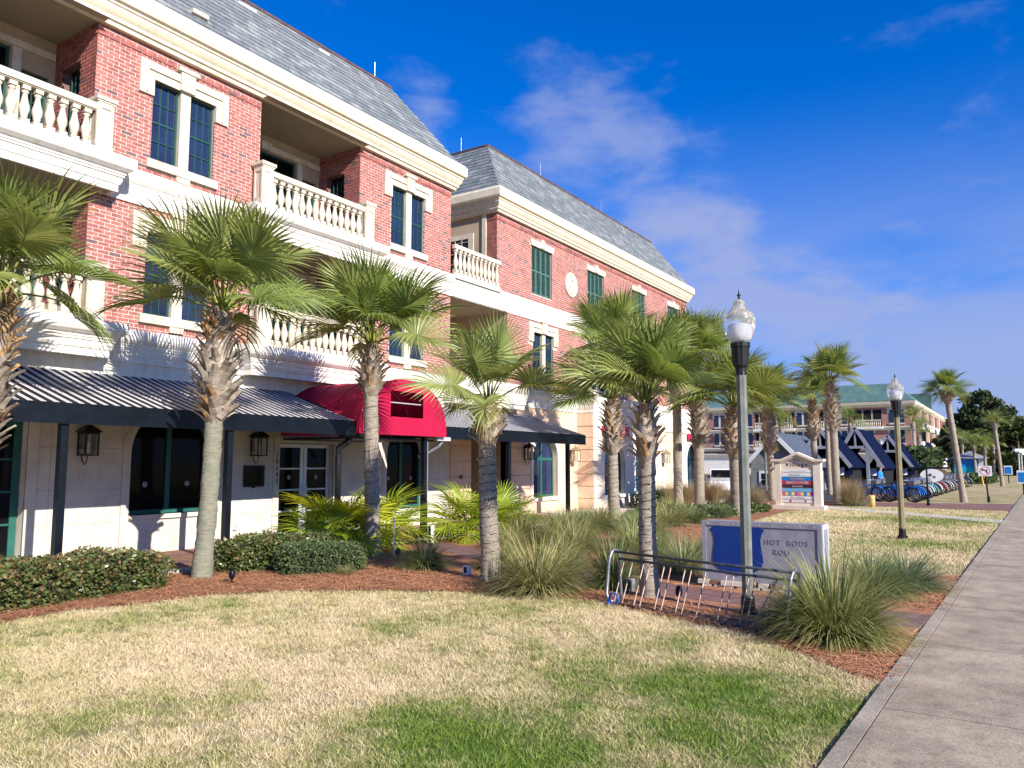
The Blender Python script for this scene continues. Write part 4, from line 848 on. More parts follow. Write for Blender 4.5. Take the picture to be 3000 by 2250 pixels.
# ================================================================== WALL LANTERNS
def lantern(x, y, zb, lab, bright=False, sc=1.0):
    t = thing('wall_lantern', lab, 'lantern', (x,y,zb), group='lanterns on the shop fronts')
    mm = black if not bright else mat('aged_brass',(.33,.25,.17),.5,metal=.4); W_,H_ = .115*sc,.40*sc; cy = y-.20*sc
    f = MB()
    for sx in (-1,1):
        for sy in (-1,1): f.box(x+sx*W_-.011,x+sx*W_+.011,cy+sy*W_-.011,cy+sy*W_+.011,zb,zb+H_,mm)
    for zz in (zb,zb+H_-.02): f.box(x-W_-.015,x+W_+.015,cy-W_-.015,cy+W_+.015,zz-.012,zz+.012,mm)
    f.build('cage', t)
    r = MB(); r.add([(x-W_-.05,cy-W_-.05,zb+H_),(x+W_+.05,cy-W_-.05,zb+H_),(x+W_+.05,cy+W_+.05,zb+H_),(x-W_-.05,cy+W_+.05,zb+H_),(x-.04,cy-.04,zb+H_+.13),(x+.04,cy-.04,zb+H_+.13),(x+.04,cy+.04,zb+H_+.13),(x-.04,cy+.04,zb+H_+.13)],[(0,1,5,4),(1,2,6,5),(2,3,7,6),(3,0,4,7),(4,5,6,7),(3,2,1,0)],mm); r.tube([(x,cy,zb+H_+.13),(x,cy,zb+H_+.22)],[.03,.012],mm,8); r.build('cap', t)
    gl = MB(); gl.box(x-W_+.012,x+W_-.012,cy-W_+.012,cy+W_-.012,zb+.02,zb+H_-.03,lglass); gl.build('glass', t)
    cd = MB(); cd.tube([(x,cy,zb+.01),(x,cy,zb+.22)],.022,whitep,8); cd.build('candle', t)
    b = MB(); b.box(x-.06,x+.06,y-.03,y,zb+.1,zb+H_+.02,mm); b.tube([(x,y,zb+H_-.05),(x,cy+.05,zb+H_+.08),(x,cy,zb+H_+.2)],.014,mm,6)
    b.tube([(x-.03,y-.01,zb+.1),(x-.02,y-.05,zb-.08),(x,y-.10,zb-.17),(x,cy+.03,zb-.12),(x,cy,zb)],.010,mm,6); b.build('bracket', t)
def clear_glass():
    m = bpy.data.materials.new('lantern_glass'); m.use_nodes = True; b = m.node_tree.nodes['Principled BSDF']; b.inputs['Transmission Weight'].default_value = .92; b.inputs['Roughness'].default_value = .06; b.inputs['IOR'].default_value = 1.1; b.inputs['Base Color'].default_value = (.85,.85,.8,1)
    n = m.node_tree.nodes.new('ShaderNodeTexNoise'); n.inputs['Scale'].default_value = 12; bp = m.node_tree.nodes.new('ShaderNodeBump'); bp.inputs['Strength'].default_value = .1; m.node_tree.links.new(n.outputs['Fac'],bp.inputs['Height']); m.node_tree.links.new(bp.outputs[0],b.inputs['Normal']); return m
lglass = clear_glass()
lantern(7.30, FY, 1.83, 'black wall lantern beside the large arched window, left of all')
lantern(10.95, FY, 1.85, 'black wall lantern above the dark menu box')
lantern(21.9, FY-.02, 1.80, 'slim wall lantern left of the arched window under the short awning')
lantern(25.15, FY, 1.75, 'brass wall lantern beside the short awning end', True)
lantern(32.2, PY+.02, 1.70, 'brass wall lantern on the white pilaster behind the palm trunk', True)
mb = thing('menu_box','dark framed menu box on the limestone wall left of the glass doors','menu box',(10.98,FY,1.18)); q = MB(); q.box(10.72,11.24,FY-.05,FY,1.18,1.64,navy); q.box(10.95,11.01,FY-.04,FY,1.155,1.18,navy); q.build('case',mb); q = MB(); q.box(10.76,11.20,FY-.056,FY-.05,1.22,1.60,dglass); q.build('pane',mb)
ob = thing('outlet_box','small white outdoor socket low on the wall','socket',(10.55,FY,.3)); q = MB(); q.box(10.50,10.59,FY-.05,FY,.30,.42,whitep); q.build('cover',ob); q = MB(); q.box(10.56,10.58,FY-.054,FY-.05,.33,.40,black); q.build('flap',ob)
rv = thing('round_valve_cover','small round metal cover on the rusticated wall','wall cover',(18.35,FY-.04,1.28)); q = MB(); q.add([(18.35+.07*math.cos(2*math.pi*k/14),FY-.06,1.28+.07*math.sin(2*math.pi*k/14)) for k in range(14)]+[(18.35+.07*math.cos(2*math.pi*k/14),FY-.04,1.28+.07*math.sin(2*math.pi*k/14)) for k in range(14)],[tuple(range(14))[::-1]]+[(k,(k+1)%14,14+(k+1)%14,14+k) for k in range(14)],copper); q.build('disc',rv)

# ================================================================== LAMP POSTS
def lamp(x, y, label, sc=1.0, low=False, bronze=False, pm=None):
    t = thing('lamp_post', label, 'lamp post', (x,y,GZ), group='globe lamp posts along the lawns'); s = sc
    mm = pm or lampgreen
    p = MB(); p.lathe([(.064*s,0),(.064*s,1.1*s),(.060*s,2.78*s)], mm, 16, flute=.09); 
    p.build('pole', t, smooth=False, local=True)
    b = MB(); b.lathe([(.11*s,0),(.11*s,.05*s),(.08*s,.08*s),(.075*s,.20*s),(.066*s,.23*s)], black, 20); b.build('base', t, local=True)
    c = MB(); c.lathe([(.062*s,2.74*s),(.062*s,2.82*s),(.085*s,2.85*s),(.10*s,3.0*s),(.105*s,3.06*s),(.115*s,3.07*s),(.115*s,3.12*s)], black, 24, flute=.07); c.build('collar', t, local=True)
    g_ = MB(); g_.lathe([(.10*s,3.12*s),(.15*s,3.20*s),(.178*s,3.30*s),(.182*s,3.38*s),(.172*s,3.44*s),(.14*s,3.48*s),(.115*s,3.50*s),(.085*s,3.52*s),(.075*s,3.56*s),(.065*s,3.565*s),(.07*s,3.60*s),(.045*s,3.63*s),(.02*s,3.645*s)], globe_m, 32); g_.build('globe', t, smooth=True, local=True)
    d = MB(); d.lathe([(.09*s,3.12*s),(.12*s,3.2*s),(.12*s,3.33*s),(.03*s,3.36*s)], whitep, 16); d.build('diffuser', t, smooth=True, local=True)
    f = MB(); f.lathe([(.02*s,3.64*s),(.008*s,3.67*s),(.026*s,3.69*s),(.008*s,3.71*s),(.003*s,3.76*s)], black, 10); f.build('finial', t, smooth=True, local=True)
    return t
lamp(9.16, 2.73, 'nearest globe lamp post, behind the bicycle rack', 1.02)
lamp(20.24, 2.39, 'second globe lamp post, standing on the far lawn', 1.03, pm=lampb)
lamp(44.0, 11.9, 'globe lamp post rising behind the village directory sign', 1.0)
lamp(66.0, 9.0, 'distant globe lamp post before the teal awnings', 1.0)
# ================================================================== BICYCLE RACK
a, b = Vector((8.98,4.40)), Vector((8.26,2.02)); dv = (b-a); Lr = dv.length; dv.normalize(); nv = Vector((-dv.y, dv.x)) # right of travel towards far side
if nv.x < 0: nv = -nv
rk = thing('bicycle_rack', 'steel bicycle rack with rusty pickets at the lawn edge', 'bicycle rack', (a.x, a.y, GZ))
def P(u, n_, z): q = a + dv*u + nv*n_; return (q.x, q.y, GZ+z)
for u in (0, Lr):
    q = MB(); q.tube([P(u+.10,-.05,.03),P(u+.02,-.055,.06),P(u-.02,-.05,.13),P(u,-.02,.5),P(u,0,.58),P(u,.03,.63),P(u,.08,.66),P(u,.14,.64),P(u,.17,.58),P(u,.20,.1),P(u,.20,.02)],.020,galv,10); q.build('end_hoop', rk, smooth=True)
for (n0,z0,r,m0) in ((.06,.64,.016,greysteel),(.16,.545,.016,greysteel),(-.05,.03,.016,greysteel),(.20,.03,.015,greysteel)):
    q = MB(); q.tube([P(0,n0,z0),P(Lr*.5,n0,z0-.004),P(Lr,n0,z0)],r,m0,10); q.build('rail', rk, smooth=True)
us = [.10,.24,.42,.52,.74,.84,1.05,1.14,1.34,1.62,1.71,1.90,1.98,2.20,2.36]
for u in us:
    q = MB(); j = random.uniform(-.006,.006); q.tube([P(u+j,-.05,.04),P(u,.16,.54)],.0085,rust,6); q.build('picket', rk)
q = MB(); q.tube([P(2.05,-.05,.04),P(2.24,.16,.54)],.0085,rust,6); q.build('picket', rk)
cl_ = thing('cable_lock', 'coiled blue cable lock on the rack end', 'cable lock', P(.12,-.05,.0)); q = MB(); pts = []
c0 = Vector(P(.14,-.07,.085))
for k in range(40): t_ = k/39*2*math.pi*2.6; pts.append(tuple(c0 + Vector((dv.x,dv.y,0))*.075*math.cos(t_) + Vector((0,0,1))*.07*math.sin(t_) + Vector((nv.x,nv.y,0))*(-.03+.02*k/39)))
blm = mat('blue_cable',(.01,.10,.55),.35); q.tube(pts,.008,blm,6); q.build('coil', cl_, smooth=True); q = MB(); q.box(*[v for pr in zip((c0.x-.05,c0.y+.02,c0.z-.07),(c0.x+.0,c0.y+.08,c0.z-.03)) for v in pr],blm); q.build('lock_head', cl_)

# ================================================================== HOT RODS BOX
hb = thing('metal_sign_box', 'grey metal box with a dark blue shield behind the bicycle rack', 'sign box', (11.0,3.05,GZ))
hx0,hx1,hy0,hy1,hz0,hz1 = 10.86,11.22,2.24,3.86,.06,.87
q = MB(); q.box(hx0,hx1,hy0,hy1,hz0,hz1,boxgrey); q.build('case', hb)
q = MB()
q.box(hx0-.012,hx0,hy0,hy1,hz1-.055,hz1+.01,boxgrey); q.box(hx0-.012,hx0,hy0,hy0+.055,hz0,hz1-.056,boxgrey); q.box(hx0-.012,hx0,hy1-.055,hy1,hz0,hz1-.056,boxgrey)
for yy in (hy0-.014,): q.box(hx0-.012,hx0+.07,yy,hy0,hz0,hz1+.01,alu); q.box(hx1-.07,hx1+.012,yy,hy0,hz0,hz1+.01,alu); q.box(hx0+.07,hx1-.07,yy+.001,hy0,hz1-.06,hz1+.01,alu)
q.build('edge_frame', hb)
q = MB()
for k in range(9): 
    yy = hy0+.09+k*(hy1-hy0-.18)/8; q.lathe([(.008,0),(.005,.004)],alu,8,(0,0,0)); 
    for vi in range(len(q.v)-16,len(q.v)): x_,y_,z_ = q.v[vi]; q.v[vi] = (hx0-.012-z_, yy+x_, hz1-.025+y_)
q.build('rivets', hb)
SHD = [(-.30,.33),(-.25,.375),(-.17,.365),(-.10,.36),(-.05,.37),(0,.385),(.05,.37),(.10,.36),(.17,.365),(.25,.375),(.30,.33),(.27,.27),(.255,.18),(.26,.08),(.275,-.03),(.28,-.14),(.26,-.22),(.20,-.28),(.10,-.32),(0,-.36),(-.10,-.32),(-.20,-.28),(-.26,-.22),(-.28,-.14),(-.275,-.03),(-.26,.08),(-.255,.18),(-.27,.27)]
q = MB(); q.add([(hx0-.010,3.36-x*1.25,.47+z*.92) for x,z in SHD]+[(hx0,3.36-x*1.25,.47+z*.92) for x,z in SHD],[tuple(range(len(SHD)))]+[(k,len(SHD)+k,len(SHD)+(k+1)%len(SHD),(k+1)%len(SHD)) for k in range(len(SHD))],bluep); q.build('shield', hb)
faded = mat('faded_lettering',(.252,.247,.290),.6,.25,40)
put_text('lettering', hb, 'HOT  RODS', .098, faded, (hx0-.004,2.70,.62),(R(90),0,R(-90)),extrude=.001,sp=1.15); put_text('lettering', hb, 'ROU', .098, faded, (hx0-.004,2.76,.49),(R(90),0,R(-90)),extrude=.002,sp=1.15)
for k in range(10):
    q = MB(); y0 = hy0-.02+k*.166; 
    for zz in (0,1):
        q.obox((hx0+.02+random.uniform(-.02,.01),y0+.08+zz*.05,GZ+.03+zz*.06),(.07,0,0),(0,.07+random.uniform(-.01,.01),0),(0,0,.028),random.choice((lime,pav_b,stone))); 
    q.build('stone', hb)

# ================================================================== VILLAGE DIRECTORY SIGN
vs_ = thing('directory_sign', 'cream stucco directory sign with coloured shop panels reading The Village', 'sign', (30.4,7.05,GZ))
vx, vy0, vy1 = 30.4, 6.22, 7.88
q = MB(); q.box(vx-.14,vx+.44,vy0-.10,vy1+.10,GZ,.10,signcream); q.build('plinth', vs_)
q = MB(); q.box(vx,vx+.30,vy0,vy1,.10,1.72,signcream); q.add([(vx,vy0,1.72),(vx,vy1,1.72),(vx,(vy0+vy1)/2,1.97),(vx+.3,vy0,1.72),(vx+.3,vy1,1.72),(vx+.3,(vy0+vy1)/2,1.97)],[(0,2,1),(3,4,5)],signcream)
q.box(vx-.05,vx,vy0+.001,vy0+.26,.10,1.70,signcream); q.box(vx-.05,vx,vy1-.22,vy1-.001,.10,1.70,signcream); q.build('body', vs_)
q = MB(); cy = (vy0+vy1)/2; pr = [(vy0-.12,1.74),(vy0+.25,1.74),(cy,2.0),(vy1-.25,1.74),(vy1+.12,1.74)]
for (p,z),(p2,z2) in zip(pr[:-1],pr[1:]):
    q.add([(vx-.12,p,z),(vx-.12,p2,z2),(vx+.40,p2,z2),(vx+.40,p,z),(vx-.12,p,z+.09),(vx-.12,p2,z2+.09),(vx+.40,p2,z2+.09),(vx+.40,p,z+.09)],[(0,4,5,1),(1,5,6,2),(2,6,7,3),(3,7,4,0),(4,7,6,5),(0,1,2,3)],signcream)
    q.add([(vx-.07,p,z-.06),(vx-.07,p2,z2-.06),(vx-.07,p2,z2),(vx-.07,p,z)],[(0,3,2,1)],signcream)
q.build('cap', vs_)
RT = (R(90),0,R(-90)); ct = (vy0+.26+vy1-.22)/2
put_text('lettering', vs_, 'The', .12, black, (vx-.006,ct,1.79),RT,sp=1.35); put_text('lettering', vs_, 'Village', .20, black, (vx-.006,ct,1.62),RT,sp=1.45)
pc = lambda n,c: mat(n,c,.5,.03,3)
def panel(z, h, m, txt=None, tm=None, ts=.09, w=.56):
    q = MB(); q.box(vx-.02,vx-.002,ct-w,ct+w,z-h/2,z+h/2,m); o = q.build('panel', vs_)
    if txt: put_text('lettering', vs_, txt, ts, tm, (vx-.024,ct,z),RT,extrude=.002)
    return o
wp = pc('panel_white',(.72,.72,.74)); skyb = pc('panel_blue',(.01,.20,.55)); cr_ = pc('panel_red',(.42,.03,.08)); ch = pc('panel_dark',(.06,.02,.03)); lb = pc('panel_light_blue',(.16,.40,.68)); og_ = pc('panel_orange_text',(.85,.35,.12)); gt = pc('panel_grey_text',(.30,.32,.40)); pk = pc('panel_pink',(.62,.30,.38))
panel(1.38,.10,wp,'– –––––––––––––––',gt,.075); panel(1.24,.13,wp,'alison group ........',gt,.085); panel(1.09,.125,skyb,'Maui Waves',og_,.10); panel(.945,.125,cr_,'BEACH ♢ STORE',wp,.11); panel(.81,.11,ch,'La Cocina',wp,.09); panel(.675,.115,lb,None)
for k,c_ in enumerate(((.6,.1,.25),(.8,.55,.1),(.05,.25,.6),(.75,.7,.3),(.45,.12,.2),(.7,.15,.4),(.8,.6,.1),(.02,.2,.6),(.6,.65,.3),(.5,.02,.35))):
    q = MB(); yy = ct+.56-k*.112; q.box(vx-.022,vx-.002,yy-.110,yy,.475,.585,pc('stripe_panel_%d'%k,c_)); q.build('panel', vs_)
panel(.39,.10,wp,'Pizza  delicious',pk,.085); panel(.26,.09,wp,'————',pk,.08)
for yy in (ct+.26,ct-.28):
    q = MB(); q.add([(vx-.026,yy+.04*math.cos(2*math.pi*k/12),.265+.04*math.sin(2*math.pi*k/12)) for k in range(12)],[tuple(range(12))],cr_); q.build('emblem', vs_)
om = thing('marker_post','orange and white plastic marker post beside the directory sign','marker post',(33.6,6.95,GZ)); q = MB(); q.tube([(33.6,6.95,GZ),(33.6,6.95,.85)],.045,whitep,8); q.build('sleeve',om); q = MB(); q.tube([(33.6,6.95,.85),(33.6,6.95,1.30)],.055,orange_p,8); q.build('top',om)
yb = thing('bollard','pale yellow concrete bollard beside the brown grass','bollard',(33.24,4.95,GZ)); q = MB(); q.lathe([(.12,0),(.12,.44),(.10,.475),(.05,.49)],yellow_p,16,(33.24,4.95,GZ)); q.build('post',yb,smooth=True); q = MB(); q.lathe([(.124,.30),(.124,.36)],mat('bollard_band',(.5,.4,.2),.6),16,(33.24,4.95,GZ)); q.build('band',yb)
# no left turn sign and other posts by the drive
nl = thing('traffic_sign','white no-left-turn sign on a black post','traffic sign',(40.4,1.27,GZ)); q = MB(); q.tube([(40.4,1.27,GZ),(40.4,1.35,1.5)],.035,black,8); q.lathe([(.06,0),(.06,.25),(.04,.28)],black,8,(40.4,1.27,GZ)); q.build('post',nl)
q = MB(); q.box(40.34,40.37,1.08,1.60,.70+.4,1.13+.42,whitep); pl_ = q.build('plate',nl)
def ring(mb,y,z,r0,r1,m,x,n=24):
    for k in range(n):
        t0,t1 = 2*math.pi*k/n,2*math.pi*(k+1)/n; mb.quad((x,y+r0*math.cos(t0),z+r0*math.sin(t0)),(x,y+r0*math.cos(t1),z+r0*math.sin(t1)),(x,y+r1*math.cos(t1),z+r1*math.sin(t1)),(x,y+r1*math.cos(t0),z+r1*math.sin(t0)),m)
q = MB(); ring(q,1.34,1.325,.175,.195,red_sign,40.334); q.add([(40.333,1.34+y,1.325+z) for y,z in ((.13,.13),(.115,.145),(-.13,-.10),(-.115,-.12))],[(0,1,2,3)],red_sign); q.build('red_ring',nl)
q = MB(); q.box(40.335,40.338,1.25,1.29,1.22,1.38,black); q.box(40.335,40.338,1.25,1.42,1.35,1.39,black); q.add([(40.335,1.42,1.31),(40.335,1.42,1.43),(40.335,1.49,1.37)],[(0,1,2)],black); q.build('arrow',nl)
bp = thing('sign_post','slim black street sign post seen edge-on beside the bicycles','sign post',(35.71,3.22,GZ)); q = MB(); q.tube([(35.71,3.22,GZ),(35.71,3.22,1.74)],.035,navy,8); q.lathe([(.07,0),(.07,.1),(.05,.12),(.05,.35),(.06,.36),(.04,.4)],navy,8,(35.71,3.22,GZ)); q.build('post',bp); q = MB(); q.box(35.70,35.72,2.45,3.95,1.44,1.52,navy); q.build('arm',bp)
ov2 = thing('oval_sign','white oval shop sign standing among the bicycles','sign',(44.03,3.75,GZ)); q = MB(); n=24; PP=[(.52*math.cos(2*math.pi*k/n),.33*math.sin(2*math.pi*k/n)) for k in range(n)]
q.add([(44.0,3.75+y,1.05+z) for y,z in PP]+[(44.05,3.75+y,1.05+z) for y,z in PP],[tuple(range(n)),tuple(range(n,2*n))[::-1]]+[(k,n+k,n+(k+1)%n,(k+1)%n) for k in range(n)],whitep); q.build('board',ov2); q = MB(); q.tube([(44.03,3.75,GZ),(44.03,3.75,.8)],.04,greywood,8); q.build('stake',ov2)
q = MB(); ring(q,3.82,1.08,.03,.075,navy,43.99,12); ring(q,3.64,.98,.03,.06,navy,43.99,12); q.build('emblem',ov2)

# ================================================================== SMALL GARDEN THINGS
def path_light(x,y,lab,rz=0):
    t = thing('path_light',lab,'path light',(x,y,GZ),rz,'small black garden lights'); q = MB(); q.lathe([(.012,-.05),(.012,.10)],black,8); q.build('stake',t,local=True); q = MB(); q.lathe([(.03,.08),(.045,.11),(.045,.17),(.03,.20),(.012,.21)],navy,12); q.build('head',t,smooth=True,local=True)
path_light(7.36,9.68,'small black garden light on the pine straw before the hedge')
path_light(10.84,9.57,'small black garden light right of the round shrub')
path_light(9.53,3.71,'small black garden light seen between the rack pickets')
def junction(x,y,lab,h=.13,m_=None):
    t = thing('electrical_box',lab,'electrical box',(x,y,GZ)); q = MB(); q.box(x-.05,x+.05,y-.07,y+.03,GZ+.03,GZ+.03+h,m_ or whitep); q.tube([(x,y,GZ),(x,y,GZ+.05)],.02,m_ or whitep,8); q.build('housing',t); q = MB(); q.box(x-.055,x-.05,y-.05,y+.0,GZ+.06,GZ+.02+h,black); q.build('cover',t)
junction(9.86,7.31,'small white electrical box near the foot of the palm in the mulch')
junction(9.85,4.55,'small grey electrical box behind the rack beside a palm trunk',.16,boxgrey)
junction(13.2,10.75,'white utility riser under the fan palm',.38)
junction(10.5,6.6,'white box low on the back of the palm trunk',.12)
stx = thing('sprinkler_riser','thin white sprinkler riser beside the yellow fan palm','sprinkler',(11.2,10.0,GZ)); q = MB(); q.tube([(11.2,10.0,GZ),(11.22,10.02,.55)],.012,whitep,6); q.build('pipe',stx); q = MB(); q.tube([(11.22,10.02,.55),(11.23,10.03,.68)],.02,alu,6); q.build('nozzle',stx)
# ================================================================== VEGETATION
def frond_mesh(seed, m, pet=.68, blade=.80, n=52, droop=.55, fold=.45, spread=158, beta=.62):
    """costapalmate leaf: petiole along +X, blade bent down by beta, narrow segments free in their outer half"""
    r = random.Random(seed); mb = MB()
    path = [(0,0,0),(pet*.35,0,.03),(pet*.7,0,.035),(pet,0,.01)]
    mb.tube(path,[.022,.016,.012,.010],petiole,5)
    cl_ = .40*blade; f_ = Vector((math.cos(beta),0,-math.sin(beta))); s_ = Vector((0,1,0)); n_ = Vector((math.sin(beta),0,math.cos(beta)))
    def costa(t): return Vector((pet,0,.01)) + f_*cl_*t - n_*(.30*cl_*t*t)
    mb.tube([costa(t) for t in (0,.35,.7,1)],[.010,.008,.006,.003],petiole,4)
    for k in range(n):
        ph = R(-spread + 2*spread*k/(n-1)); t = 1 - abs(ph)/R(spread); base = costa(t*.95)
        Ln = blade*(.58+.42*math.cos(ph*.55))*r.uniform(.90,1.07); a = ph*.95
        d = f_*math.cos(a) + s_*math.sin(a); sd_ = -f_*math.sin(a) + s_*math.cos(a); pts = []
        dr_ = droop*r.uniform(.7,1.4); tw = .4*(1 if k % 2 else -1)
        for s in (0,.22,.48,.72,.88,1.0):
            p = base + d*Ln*(s - .10*dr_*s**3) + n_*(fold*abs(math.sin(ph))*Ln*s*(1-.6*s) - .14*Ln*s*s*t)
            p.z -= dr_*Ln*.55*max(0,s-.45)**1.6
            pts.append(p)
        wd = (.010,.028,.034,.021,.010,.0015); vs = []
        for p, w in zip(pts, wd):
            w *= blade/.8; o = sd_*w*.5 + n_*(tw*w*.5); vs += [tuple(p-o), tuple(p+o)]
        mb.add(vs, [(2*i,2*i+1,2*i+3,2*i+2) for i in range(5)], m)
    return mb.mesh('frond')
FRA = [frond_mesh(i, fr1 if i % 2 else fr2, droop=.30+.05*i, fold=.42+.10*(i%3), spread=146+6*(i%3), beta=-.10+.075*i) for i in range(9)]
FRB = [frond_mesh(20+i, fr3 if i % 3 else fr4, pet=.5, blade=.62, n=34, droop=.75, fold=.25, spread=140, beta=.45) for i in range(5)]
FRC = [frond_mesh(40+i, fr1 if i % 2 else fr2, n=24, droop=.4+.15*i, beta=.1+.25*i) for i in range(3)]
def boot_mesh(m, seed):
    r = random.Random(seed); mb = MB(); L_ = .30; P = []
    for s in (0,.35,.7,1.0):
        w = .088*(1-.50*s); z = L_*s; o = .05+.045*s*s*2; th = .030*(1-.5*s)
        P.append([(o-th,-w,z),(o-th*.2,-w*.5,z),(o+th*.4,0,z),(o-th*.2,w*.5,z),(o-th,w,z)])
    for A, B in zip(P[:-1], P[1:]):
        for i in range(4): mb.quad(A[i],A[i+1],B[i+1],B[i], m)
    mb.add(P[-1],[(0,1,2,3,4)],m); 
    return mb.mesh('leaf_base')
BOOT = [boot_mesh(boots_m,1),boot_mesh(boots_o,2)]
def palm(label, base, top, r, zb, rb, nf=22, fs=1.0, seed=0, group='cabbage palms along the shop fronts', orange=.35, cross=False, meshes=None, nboot=None, barkm=None, low=10, wire=False, name='cabbage_palm', up=86):
    """base, top xyz of the trunk; zb z where leaf bases begin; rb radius of the boot jacket"""
    rd = random.Random(seed); t = thing(name, label, 'palm tree', base, 0, group); base, top = Vector(base), Vector(top); ax = top-base
    def at(z): f = (z-base.z)/ax.z; return base + ax*f + Vector((.03*math.sin(f*3+seed),.03*math.cos(f*2.3+seed),0))*min(1,f*3)
    n = 44; path = []; rr = []
    for k in range(n):
        z = base.z - .05 + (zb-base.z+.15)*k/(n-1); path.append(at(z)); f = k/(n-1); rr.append(r*(1.22-.22*min(1,f*5))*(1 + rd.uniform(-.028,.028)) * (1-.06*f))
    q = MB(); q.tube(path, rr, barkm or bark, 16)
    q.v = [(x+rd.gauss(0,.0055),y+rd.gauss(0,.0055),z+rd.gauss(0,.006)) for x,y,z in q.v]; q.build('trunk', t, smooth=True)
    q = MB(); q.tube([at(zb-.1),at((zb*2+top.z)/3),at((zb+2*top.z)/3),top],[r*.9,rb*.72,rb*.68,r*.55],boots_m,12); q.build('boot_core', t, smooth=True)
    if wire:
        q = MB(); zz0 = base.z+.25; nt_ = 13; pts = []
        for k in range(nt_*8+1):
            z = zz0 + (zb-zz0-.15)*k/(nt_*8); c = at(z); a_ = k*2*math.pi/8; pts.append((c.x+(r*1.05)*math.cos(a_),c.y+(r*1.05)*math.sin(a_),z+rd.uniform(-.006,.006)))
        q.tube(pts,.004,black,4); w_ = q.build('light_string', t)
        q = MB()
        for p in pts[::3]: q.lathe([(.002,-.009),(.005,0),(.002,.009)],whitep,5,(p[0]*1.0+(p[0]-at(p[2]).x)*.06,p[1]+(p[1]-at(p[2]).y)*.06,p[2]))
        q.build('bulbs', w_)
    H = top.z-zb; nb = nboot or int(H/.055*3.2); cs = max(.75,min(1.15,rb/.26))
    for k in range(nb):
        f = k/nb; z = zb + H*f*.97; az = k*2.39996 + rd.uniform(-.2,.2); c = at(z); prof = (.55+.45*math.sin(min(1,f*3.2)*math.pi/2))*(1-.42*max(0,f-.6)/.4)
        o = link('leaf_base', BOOT[1 if rd.random() < orange*(1.6 if f>.6 else .6) else 0], t); rad = rb*.66*prof
        tilt = rd.uniform(.18,.58) + (.12 if f < .08 else 0)
        o.matrix_basis = Matrix.Translation(Vector((c.x+rad*math.cos(az)*.8,c.y+rad*math.sin(az)*.8,z)) - WL[t]) @ Matrix.Rotation(az,4,'Z') @ Matrix.Rotation(tilt,4,'Y') @ Matrix.Rotation(rd.uniform(-.45,.45),4,'X') @ Matrix.Scale(cs*rd.uniform(.75,1.1)*(1-.3*f),4)
    if nf:
        ms = meshes or FRA
        for k in range(nf):
            f = k/(nf-1); az = k*2.39996 + rd.uniform(-.25,.25); el = R(up - (up-low)*f**1.25 + rd.uniform(-10,10))
            o = link('frond', ms[max(0,min(len(ms)-1,int(f*len(ms)+rd.uniform(-1.6,1.6))))], t); s = fs*rd.uniform(.88,1.1)*(.85+.15*min(1,f*3))
            p = top + Vector((.05*math.cos(az),.05*math.sin(az), .08*(1-f)))
            o.matrix_basis = Matrix.Translation(p-WL[t]) @ Matrix.Rotation(az,4,'Z') @ Matrix.Rotation(-el,4,'Y') @ Matrix.Rotation(rd.uniform(-.9,.9),4,'X') @ Matrix.Scale(s,4)
    return t
def zpx(y, dep): return 1.7 + (1355-y)*dep/2265*1.0
palm('nearest cabbage palm, cut by the left picture edge', (4.40,11.2,GZ),(4.72,11.2,3.95),.16,1.75,.30,22,1.05,1,orange=.7)
palm('cabbage palm between the two clipped hedges', (7.47,10.55,GZ),(7.66,10.55,4.10),.14,2.36,.33,25,1.14,2,barkm=bark_g)
palm('cabbage palm in front of the red canopy', (11.04,10.40,GZ),(10.9,10.38,3.98),.145,2.98,.26,25,1.08,3,wire=True)
palm('cabbage palm in the mulch right of the red canopy', (9.66,6.70,GZ),(9.63,6.74,2.58),.14,1.98,.24,13,.84,4,orange=.75,low=8,wire=True)
palm('cabbage palm before the red lettered shop sign', (19.94,9.62,GZ),(19.85,9.6,3.5),.155,1.95,.30,24,1.2,5,wire=True)
palm('cabbage palm rising directly behind the bicycle rack', (9.56,4.11,GZ),(9.50,4.12,2.48),.115,1.72,.20,23,.78,6,wire=True,low=24)
palm('tall palm whose crown tops the row before the brick wall', (21.9,10.55,GZ),(21.8,10.5,5.15),.15,3.9,.3,22,1.2,55)
palm('slim palm trunk of the close-set pair on the far lawn', (27.75,10.75,GZ),(27.6,10.7,5.3),.17,4.9,.26,20,1.3,7,group='palms further down the row')
palm('palm of the close-set pair with pale crossed leaf stubs', (28.05,10.05,GZ),(27.9,10.0,5.3),.19,2.2,.36,22,1.45,8,orange=.1,group='palms further down the row')
palm('palm with a shaggy orange boot just left of the nearest lamp post', (26.0,8.02,GZ),(25.8,8.0,3.55),.22,1.85,.42,24,1.4,9,orange=.85,group='palms further down the row')
palm('palm whose trunk stands just left of the directory sign', (37.0,9.75,GZ),(36.8,9.75,4.4),.15,2.1,.38,24,1.3,10,group='palms further down the row')
palm('palm with an orange ragged boot above the directory sign', (42.2,8.85,GZ),(41.9,8.85,5.0),.16,2.85,.34,18,1.0,11,orange=.9,group='palms further down the row')
palm('thin bare palm trunk right of the directory sign', (45.0,8.75,GZ),(44.9,8.75,5.0),.13,4.6,.26,10,.7,12,meshes=FRC,group='palms further down the row')
palm('palm with pale stubbed trunk right of the directory sign', (35.94,6.70,GZ),(35.3,6.7,5.15),.17,3.0,.30,24,1.1,13,orange=.05,group='palms further down the row')
palm('tall lone palm on the dry lawn before the bicycles', (39.9,2.19,GZ),(39.55,2.65,4.85),.13,4.40,.30,24,.70,14,orange=.9,meshes=FRA,nboot=34,group='palms further down the row',low=-15)
palm('tall pale palm trunk right of the no-left-turn sign', (68.2,1.22,GZ),(68.0,1.5,4.7),.13,4.2,.28,16,.65,15,meshes=FRC,nboot=20,group='palms further down the row')
